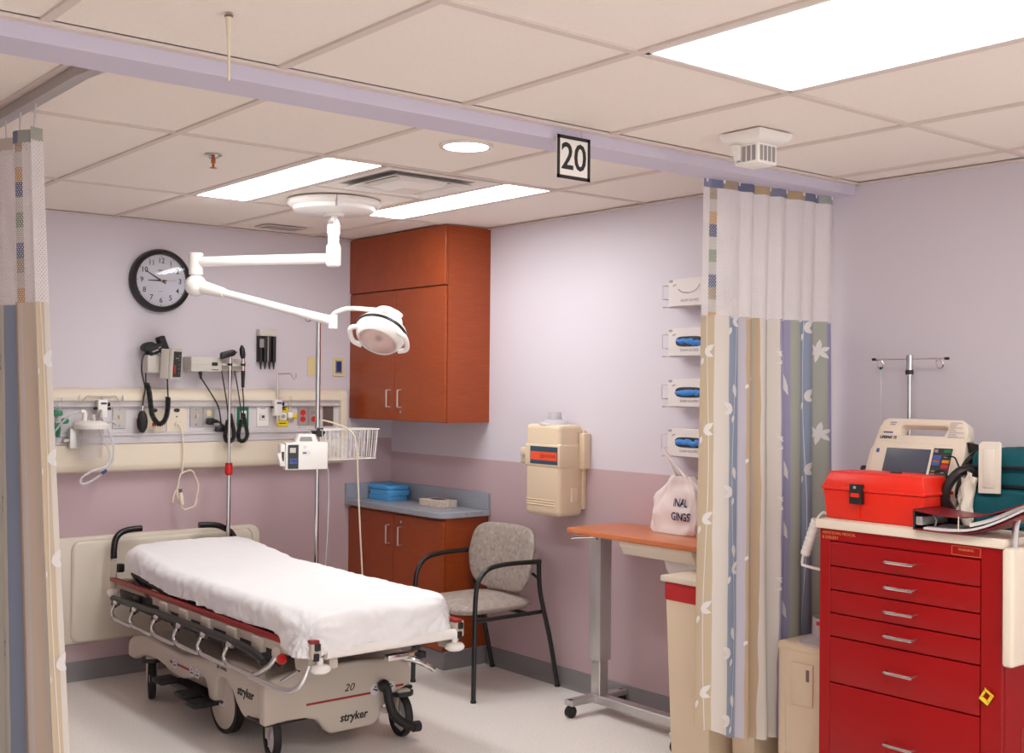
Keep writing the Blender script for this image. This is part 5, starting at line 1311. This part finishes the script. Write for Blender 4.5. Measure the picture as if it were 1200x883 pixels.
# ================================================================== FLOOR SHARPS CONTAINER
fs_ = thing('floor_container', 'tall beige plastic container with grey neck on the floor between curtain and cart', 'container', (-.32, -3.53, 0))
part('body', MB().box(-.45, -.20, -3.655, -3.40, 0, .60, .022, 3), 'beige', fs_)
part('cap_edge', MB().box(-.452, -.198, -3.657, -3.398, .565, .605, .018, 3), 'beige', fs_)
part('seam', MB().box(-.4515, -.449, -3.447, -3.443, .02, .565), 'creamd', fs_)
part('front_panel', MB().box(-.458, -.449, -3.575, -3.475, .375, .535, .004, 2), 'beige', fs_)
part('lock_slot', MB().box(-.4595, -.457, -3.56, -3.545, .47, .515, .001, 1), 'brown', fs_)
part('lower_rib', MB().box(-.455, -.449, -3.475, -3.44, .02, .18, .003, 1), 'beige', fs_)
part('collar', MB().lathe([(.10, .603), (.098, .61), (.07, .622), (.05, .632), (.046, .70), (.038, .70), (.038, .62)], (-.34, -3.545, 0), UP, 24), 'clearneck', fs_)
part('red_mark', MB().box(-.388, -.384, -3.56, -3.54, .675, .69), 'redband', fs_)
rb2 = thing('waste_bin', 'beige step bin on the floor behind the foot of the right curtain', 'bin', (-.16, -3.15, 0))
part('body', taper(MB(), -.40, -.12, -3.255, -3.122, 0, .44, .01), 'beige2', rb2)
part('lid', MB().box(-.405, -.115, -3.258, -3.12, .44, .465, .006), 'cream', rb2)
part('pedal', MB().box(-.47, -.40, -3.22, -3.16, .02, .045, .006), 'black', rb2)

# ================================================================== RED CART
ca = thing('crash_cart', 'tall red metal drawer cart with cream top against the right wall', 'cart', (-.335, -4.065, 0))
cx0, cx1, cy0, cy1 = -.62, -.055, -4.408, -3.722
part('body', MB().box(cx0+.012, cx1, cy0, cy1, .13, 1.085, .003, 1), 'redpaint', ca)
part('front_frame', MB().box(cx0, cx0+.02, cy1-.044, cy1, .13, 1.085, .002, 1).box(cx0, cx0+.02, cy0, cy0+.072, .13, 1.085, .002, 1).box(cx0, cx0+.02, cy0+.07, cy1-.042, 1.044, 1.085, .002, 1).box(cx0, cx0+.02, cy0+.07, cy1-.042, .13, .21, .002, 1), 'redpaint', ca)
zs = [1.042, .954, .869, .787, .704, .541, .214]
for a, b in zip(zs, zs[1:]):
    d = part('drawer', MB().box(cx0-.001, cx0+.02, cy0+.074, cy1-.046, b+.0025, a-.0025, .003, 2), 'redpaint', ca)
    zc = (a+b)/2
    part('handle', MB().tube(cr([(cx0, -4.0, zc+.003), (cx0-.022, -4.003, zc), (cx0-.026, -4.012, zc-.001), (cx0-.026, -4.095, zc-.001), (cx0-.022, -4.105, zc), (cx0, -4.108, zc+.003)], 4), .0052, 8), 'chrome', d)
hl = MB()
for k in range(34): hl.box(cx0-.0006, cx0+.003, cy0+.004, cy0+.008, .15+k*.0268, .158+k*.0268)
part('perforations', hl, 'binder', ca, kind='stuff')
part('top', MB().box(cx0-.012, cx1+.005, cy0-.012, cy1+.012, 1.085, 1.117, .005, 2), 'carttop', ca)
text('ARMSTRONG MEDICAL', .0155, 'goldink', ca, (cx0-.0006, -3.733, 1.071), R_RIGHT, UP, 'maker_lettering', sx=.85, align='LEFT')
text('& SURGERY', .0155, 'goldink', ca, (cx0-.0006, -3.733, 1.054), R_RIGHT, UP, 'maker_lettering', sx=.85, align='LEFT')
lb = MB()
ly0, ly1, lz0, lz1 = -4.335, -4.235, 1.048, 1.078
for q in ((ly0, ly1, lz1-.0015, lz1), (ly0, ly1, lz0, lz0+.0015), (ly0, ly0+.0015, lz0, lz1), (ly1-.0015, ly1, lz0, lz1)): lb.box(cx0-.0012, cx0, *q)
part('label_border', lb, 'goldink', ca)
text('WARNING', .011, 'goldink', ca, (cx0-.0006, -4.285, 1.067), R_RIGHT, UP, 'label_lettering')
for x in (cx0+.06, cx1-.06):
    for y in (cy0+.06, cy1-.06):
        c = part('caster', MB().cyl((x, y-.016, .055), (x, y+.016, .055), .055, seg=20), 'blackr', ca)
        part('caster_fork', MB().box(x-.02, x+.02, y-.022, y+.022, .06, .13, .004, 1), 'steel', c)
part('hasp', MB().box(cx0-.006, cx0, -4.372, -4.345, .60, .64, .002, 1), 'redpaint', ca)
yt = thing('seal_tag', 'small yellow plastic seal tag looped on the front of the red cart', 'tag', (cx0-.01, -4.36, .60))
q = M.Translation((cx0-.0105, -4.362, .612)) @ M.Rotation(math.radians(32), 4, 'X')
part('tag', MB().box(-.002, .002, -.017, .017, -.020, -.008, 0, 1, q).box(-.002, .002, -.017, .017, .014, .02, 0, 1, q).box(-.002, .002, -.017, -.008, -.01, .016, 0, 1, q).box(-.002, .002, .010, .017, -.01, .016, 0, 1, q), 'yellow', yt)
part('loop', MB().tube([(cx0-.009, -4.36, .628), (cx0-.007, -4.356, .64), (cx0-.004, -4.352, .63)], .0014, 5), 'yellow', yt)
# push handle on the curtain side
part('push_rod', MB().tube(cr([(-.50, cy1, 1.07), (-.50, cy1+.03, 1.105), (-.50, cy1+.065, 1.125), (-.50, cy1+.085, 1.115), (-.50, cy1+.105, 1.09)], 5)+cr([(-.50, cy1+.16, .955), (-.50, cy1+.165, .925), (-.50, cy1+.145, .917), (-.50, cy1, .905)], 5), .0055, 8), 'white', ca, label='white bent wire push handle')
gp = []
for k in range(40):
    t = k/39; gp.append(V((-.50, cy1+.103+.05*t, 1.095-.135*t)))
part('push_grip', MB().tube(gp, [.0185+.0011*math.sin(k*1.25) for k in range(40)], 12), 'white', ca, label='ribbed white handle grip')
# shelf folded down on the near side
part('side_shelf', MB().box(-.655, -.12, cy0-.052, cy0-.014, .722, 1.092, .012, 3), 'carttop', ca, label='cream side shelf folded down')
part('shelf_bracket', MB().tube(cr([(-.60, cy0-.03, 1.06), (-.60, cy0-.03, 1.13), (-.585, cy0-.03, 1.175), (-.54, cy0-.03, 1.20), (-.45, cy0-.03, 1.21)], 6), .010, 10), 'steel', ca)
part('side_label', MB().box(-.50, -.40, cy0-.0015, cy0, .35, .50), 'redtrim', ca)
# pole on the back of the cart
part('pole', MB().cyl((-.085, -3.745, 1.09), (-.085, -3.745, 1.655), .0085, seg=14), 'chrome', ca)
part('pole_head', MB().cyl((-.085, -3.745, 1.64), (-.085, -3.745, 1.718), .0135, seg=16), 'chrome', ca)
part('pole_collar', MB().cyl((-.085, -3.745, 1.643), (-.085, -3.745, 1.66), .0155, seg=16), 'black', ca)
part('cross_arm', MB().tube([(-.085, -3.585, 1.703), (-.085, -3.905, 1.703)], .0035, 8), 'chrome', ca)
for y in (-3.588, -3.902):
    part('arm_tip', MB().cyl((-.085, y-.008, 1.703), (-.085, y+.008, 1.703), .0055, seg=8), 'black', ca)
for y in (-3.615, -3.872):
    part('hook_ring', MB().tube([(-.085-.005*math.sin(a*PI/7), y+.014*math.cos(a*PI/7), 1.684+.018*math.sin(a*PI/7)) for a in range(14)], .0032, 6, closed=True), 'chrome', ca)
wl = thing('hanging_line', 'thin pale line hanging from the left ring of the cart pole', 'line', (-.085, -3.615, 1.48))
part('clip', MB().ball((-.085, -3.618, 1.668), (.005, .006, .006), 8), 'teal', wl)
part('line', MB().tube(cr([(-.085, -3.618, 1.668), (-.085, -3.619, 1.6), (-.086, -3.619, 1.52), (-.086, -3.62, 1.40), (-.09, -3.62, 1.2)], 5), .0018, 5), 'tube', wl)

# toolbox
tx = thing('toolbox', 'bright red plastic toolbox with black latch on the red cart', 'toolbox', (-.5, -3.89, 1.117))
def tbox(z0, z1, a0, a1):
    """frustum between footprint insets a0 (bottom) and a1 (top)"""
    o = bmesh.new(); X0_, X1_, Y0_, Y1_ = -.587, -.405, -4.118, -3.70
    B = [[o.verts.new(p) for p in ((X0_+e, Y0_+e, z), (X1_-e, Y0_+e, z), (X1_-e, Y1_-e, z), (X0_+e, Y1_-e, z))] for z, e in ((z0, a0), (z1, a1))]
    o.faces.new(B[0][::-1]); o.faces.new(B[1])
    for k in range(4): o.faces.new((B[0][k], B[0][(k+1) % 4], B[1][(k+1) % 4], B[1][k]))
    bmesh.ops.bevel(o, geom=o.edges[:], offset=.006, segments=2, profile=.5, affect='EDGES'); return MB()._merge(o)
part('tub', tbox(1.1175, 1.222, .014, .006), 'redbox', tx)
m = tbox(1.222, 1.236, .0, .0)
part('lid_rim', m, 'redbox', tx)
part('lid', tbox(1.232, 1.288, .003, .022), 'redbox', tx)
part('lid_bar', MB().box(-.54, -.45, -4.03, -3.79, 1.284, 1.2915, .004, 2), 'redbox', tx)
part('front_rib', MB().box(-.5835, -.575, -3.859, -3.855, 1.13, 1.215), 'redbox', tx)
l = part('latch', MB().box(-.600, -.575, -3.878, -3.828, 1.178, 1.248, .004, 2), 'black', tx, label='black plastic latch')
part('latch_window', MB().box(-.6015, -.598, -3.87, -3.836, 1.203, 1.217, .001, 1), 'redbox', l)
part('latch_mark', MB().box(-.6012, -.599, -3.857, -3.847, 1.233, 1.242), 'inkgrey', l)
part('lid_clip', MB().box(-.53, -.51, -3.985, -3.945, 1.288, 1.297, .003, 1), 'dark', tx)

# defibrillator
df = thing('defibrillator', 'cream defibrillator monitor with handle and grey screen behind the red toolbox', 'monitor', (-.3, -3.92, 1.117))
th_ = math.atan(.40); sn, cs_ = math.sin(th_), math.cos(th_)
# local: x along the wall (reading direction), y up the tilted face, z out of the face
DF = M(((0, sn, -cs_, -.411), (-1, 0, 0, -3.72), (0, cs_, sn, 1.119), (0, 0, 0, 1)))
outer = rrect(0, .385, 0, .30, .012, 3)[:0]
outer = [(-.002, 0), (.393, 0), (.387, .20), (.38, .34), (.372, .372), (.35, .386), (.055, .386), (.035, .378), (.025, .36), (.012, .275), (.004, .26)]
hole = [(.118, .325), (.292, .325), (.30, .335), (.297, .352), (.125, .352), (.114, .342)]
dd = MB()
def slab(mb, poly, z0, z1, bev, mtx): mb.prism(poly, 'z', z0, z1, bev, 2, mtx)
slab(dd, [(-.002, 0), (.393, 0), (.388, .24), (.383, .322), (.019, .322), (.012, .275), (.004, .26)], -.13, 0, .006, DF)
slab(dd, [(.018, .318), (.118, .318), (.11, .34), (.113, .354), (.125, .36), (.292, .36), (.302, .354), (.30, .34), (.288, .318), (.383, .318), (.38, .345), (.372, .372), (.35, .386), (.055, .386), (.035, .378), (.024, .355)], -.05, 0, .005, DF)
part('case', dd, 'carttop', df)
part('front_bezel', MB().prism([(.02, .03), (.348, .03), (.348, .275), (.338, .288), (.03, .288), (.02, .275)], 'z', -.002, .010, .005, 2, DF), 'carttop', df)
part('screen', MB().box(.082, .262, .085, .265, .0095, .012, .001, 1, DF), 'screen', df)
kp = part('key_panel', MB().box(.272, .345, .05, .272, .0095, .012, .001, 1, DF), 'panelblk', df)
def key(x0, x1, y0, y1, m): part('key', MB().box(x0, x1, y0, y1, .0115, .0145, .001, 1, DF), m, kp)
key(.315, .342, .254, .266, 'green'); key(.277, .291, .254, .266, 'bezel'); key(.276, .308, .205, .245, 'bluekey'); key(.278, .306, .218, .228, 'orange'); key(.314, .341, .215, .227, 'orange'); key(.314, .341, .196, .212, 'redout'); key(.276, .304, .150, .163, 'orange')
for y in (.236, .178, .165, .14, .125, .11, .09): key(.318, .334, y, y+.004, 'inkgrey')
for y in (.182, .172, .135, .12): key(.28, .296, y, y+.004, 'inkgrey')
part('side_panel', MB().box(.028, .064, .04, .165, .0095, .0125, .001, 1, DF), 'panelblk', df)
for y in (.14, .12): part('side_print', MB().box(.036, .056, y, y+.005, .012, .013, 0, 1, DF), 'inkgrey', df)
part('badge', MB().box(.04, .052, .245, .26, .0095, .011, 0, 1, DF), 'bluekey', df)
pr = MB()
random.seed(11)
for x0, x1, y in ((.065, .092, .366), (.066, .088, .358)): pr.box(x0, x1, y, y+.005, 0, .0008, 0, 1, DF)
part('print', pr, 'inkgrey', df)
pr = MB().box(.045, .085, .326, .332, 0, .0008, 0, 1, DF); part('print', pr, 'bluekey', df)
text('LIFEPAK 12', .0145, 'ink', df, (DF @ V((.07, .309, .0005)))[:], R_RIGHT, (sn, 0, cs_), 'maker_lettering', .0005, bold=.0006)
pr = MB()
for k, w_ in enumerate((.045, .03, .025, .05, .02, .028, .058, .03, .035, .065)): pr.box(.308, .308+w_, .372-k*.0062, .3745-k*.0062, 0, .0008, 0, 1, DF)
part('instructions', pr, 'inkgrey', df)
part('paddle', MB().box(-.03, -.004, .0, .20, -.10, -.01, .01, 2, DF), 'black', df, label='black paddle holder on the left side')
part('knob', MB().cyl(DF @ V((.385, .31, -.02)), DF @ V((.40, .31, -.02)), .004, seg=8), 'steel', df)

# teal bag, straps, pouch
tl = thing('teal_bag', 'teal nylon bag with black piping at the right end of the cart top', 'bag', (-.25, -4.25, 1.117))
def bagbox(x0, x1, y0, y1, z0, z1, m, name, sd_=0, parent=None, pw=.35):
    def fn(u, v):
        a = 2*PI*u; c, s = math.cos(a), math.sin(a)
        b = PI*(v-.5); cb, sb = math.cos(b), math.sin(b)
        X = math.copysign(abs(c)**pw, c)*abs(cb)**pw; Y = math.copysign(abs(s)**pw, s)*abs(cb)**pw; Z = math.copysign(abs(sb)**pw, sb)
        n_ = noise.noise(V((X*2+sd_, Y*2, Z*2)))*.012
        return ((x0+x1)/2+X*((x1-x0)/2+n_), (y0+y1)/2+Y*((y1-y0)/2+n_), (z0+z1)/2+Z*((z1-z0)/2+n_*.5))
    return part(name, MB().grid(fn, 48, 20, True), m, parent, smooth=True)
bagbox(-.36, -.09, -4.395, -4.135, 1.119, 1.385, 'teal', 'body', 1, tl)
bagbox(-.40, -.33, -4.39, -4.15, 1.125, 1.25, 'teal', 'front_pocket', 4, tl)
for z in (1.262, 1.325): part('piping', MB().tube(cr([(-.20, -4.133, z), (-.35, -4.133, z), (-.372, -4.16, z-.003), (-.372, -4.38, z), (-.35, -4.40, z), (-.2, -4.40, z)], 5), .006, 6), 'black', tl)
part('strap', MB().tube(cr([(-.33, -4.13, 1.13), (-.36, -4.11, 1.2), (-.35, -4.115, 1.27), (-.32, -4.12, 1.33), (-.25, -4.135, 1.37)], 5), .015, 6), 'black', tl)
part('flap_corner', MB().prism([(-4.105, 1.40), (-4.112, 1.362), (-4.15, 1.385), (-4.185, 1.386)], 'x', -.30, -.285), 'black', tl)
po = thing('paper_pouch', 'cream sterile paper pouch standing in front of the teal bag', 'pouch', (-.405, -4.245, 1.24))
part('pouch', MB().prism([(-4.21, 1.235), (-4.287, 1.238), (-4.289, 1.405), (-4.282, 1.412), (-4.225, 1.411), (-4.211, 1.40)], 'x', -.412, -.404, .001, 1), 'pouch', po)
part('content', MB().box(-.4155, -.411, -4.268, -4.228, 1.255, 1.385, .003, 2), 'pouch', po)
CBY = -.018
cb_ = thing('cable_bundle', 'black straps and cables with crumpled white wrap between defibrillator and teal bag', 'cable', (-.42, -4.13, 1.117))
part('wrap', MB().grid(lambda u, v: (-.425+.028*math.cos(2*PI*u)*(1-.35*v)+.016*noise.noise(V((math.cos(2*PI*u)*2, math.sin(2*PI*u)*2, v*4))), -4.146-.016*v+.027*math.sin(2*PI*u)*(1-.3*v)+.018*noise.noise(V((math.cos(2*PI*u)*2+5, math.sin(2*PI*u)*2, v*3.5))), 1.119+.178*v+.012*math.sin(4*PI*u)*v), 32, 16, True), 'pouch', cb_, smooth=True)
part('strap', MB().prism([(-4.105, 1.119), (-4.175, 1.119), (-4.135, 1.19), (-4.118, 1.215), (-4.108, 1.24), (-4.10, 1.2)], 'x', -.475, -.465), 'black', cb_)
part('strap', MB().tube(cr([(-.46, -4.108, 1.15), (-.465, -4.10, 1.22), (-.45, -4.115, 1.275), (-.43, -4.145, 1.31), (-.40, -4.165, 1.30), (-.36, -4.17, 1.25)], 6), .017, 6), 'black', cb_, smooth=60)
part('cable', MB().tube(cr([(-.46, -4.06, 1.30), (-.455, -4.085, 1.305), (-.45, -4.10, 1.285), (-.45, -4.09, 1.24), (-.465, -4.085, 1.215)], 6), .004, 6).tube(cr([(-.37, -4.05, 1.35), (-.38, -4.085, 1.35), (-.40, -4.11, 1.33), (-.41, -4.13, 1.30)], 6), .003, 6), 'black', cb_)

cb_.location.y += CBY
# binder
bi = thing('binder', 'maroon ring binder lying open with white papers at the front of the cart top', 'binder', (-.6, -4.28, 1.117))
P1 = [(-4.098, 1.119), (-4.105, 1.122), (-4.20, 1.117), (-4.28, 1.118), (-4.36, 1.140), (-4.45, 1.185), (-4.50, 1.215)]
def strip(pts, t, x0, x1, m, name, lab=None):
    c = cr([(0, a, b) for a, b in pts], 6)
    up_ = [(p.y, p.z) for p in c]; lo = [(p.y, p.z-t) for p in c][::-1]
    mb = MB(); o = mb.b
    A = [[o.verts.new((x, y, z)) for y, z in up_] for x in (x0, x1)]; B = [[o.verts.new((x, y, z-t)) for y, z in up_] for x in (x0, x1)]
    n_ = len(up_)
    for k in range(n_-1):
        o.faces.new((A[0][k], A[1][k], A[1][k+1], A[0][k+1])); o.faces.new((B[0][k], B[0][k+1], B[1][k+1], B[1][k])); o.faces.new((A[0][k], A[0][k+1], B[0][k+1], B[0][k])); o.faces.new((A[1][k], B[1][k], B[1][k+1], A[1][k+1]))
    for k in (0, n_-1): o.faces.new((A[0][k], B[0][k], B[1][k], A[1][k]))
    return part(name, mb, m, bi, label=lab)
strip([(-4.10, 1.124), (-4.20, 1.122), (-4.28, 1.126), (-4.36, 1.148), (-4.45, 1.192), (-4.52, 1.228)], .004, -.655, -.485, 'binder', 'lower_cover')
strip([(-4.10, 1.186), (-4.18, 1.178), (-4.26, 1.176), (-4.34, 1.188), (-4.43, 1.218), (-4.52, 1.254)], .004, -.655, -.485, 'binder', 'upper_cover')
strip([(-4.13, 1.130), (-4.22, 1.132), (-4.30, 1.142), (-4.38, 1.172), (-4.46, 1.214), (-4.51, 1.240)], .008, -.645, -.49, 'paper', 'papers', 'white paper sheets')
strip([(-4.29, 1.157), (-4.36, 1.18), (-4.44, 1.218), (-4.52, 1.252)], .012, -.64, -.49, 'paper', 'papers')
part('spine', MB().box(-.655, -.485, -4.102, -4.096, 1.119, 1.188, .002, 1), 'black', bi)
part('ring_plate', MB().box(-.652, -.49, -4.130, -4.102, 1.135, 1.165, .006), 'steel', bi)
part('rings', MB().tube(cr([(-.60, -4.11, 1.13), (-.60, -4.14, 1.129), (-.60, -4.15, 1.15), (-.60, -4.135, 1.172)], 5), .003, 6), 'chrome', bi)
part('clasp_string', MB().box(-.657, -.655, -4.262, -4.259, 1.128, 1.176), 'pouch', bi)
bi.location.y -= .018
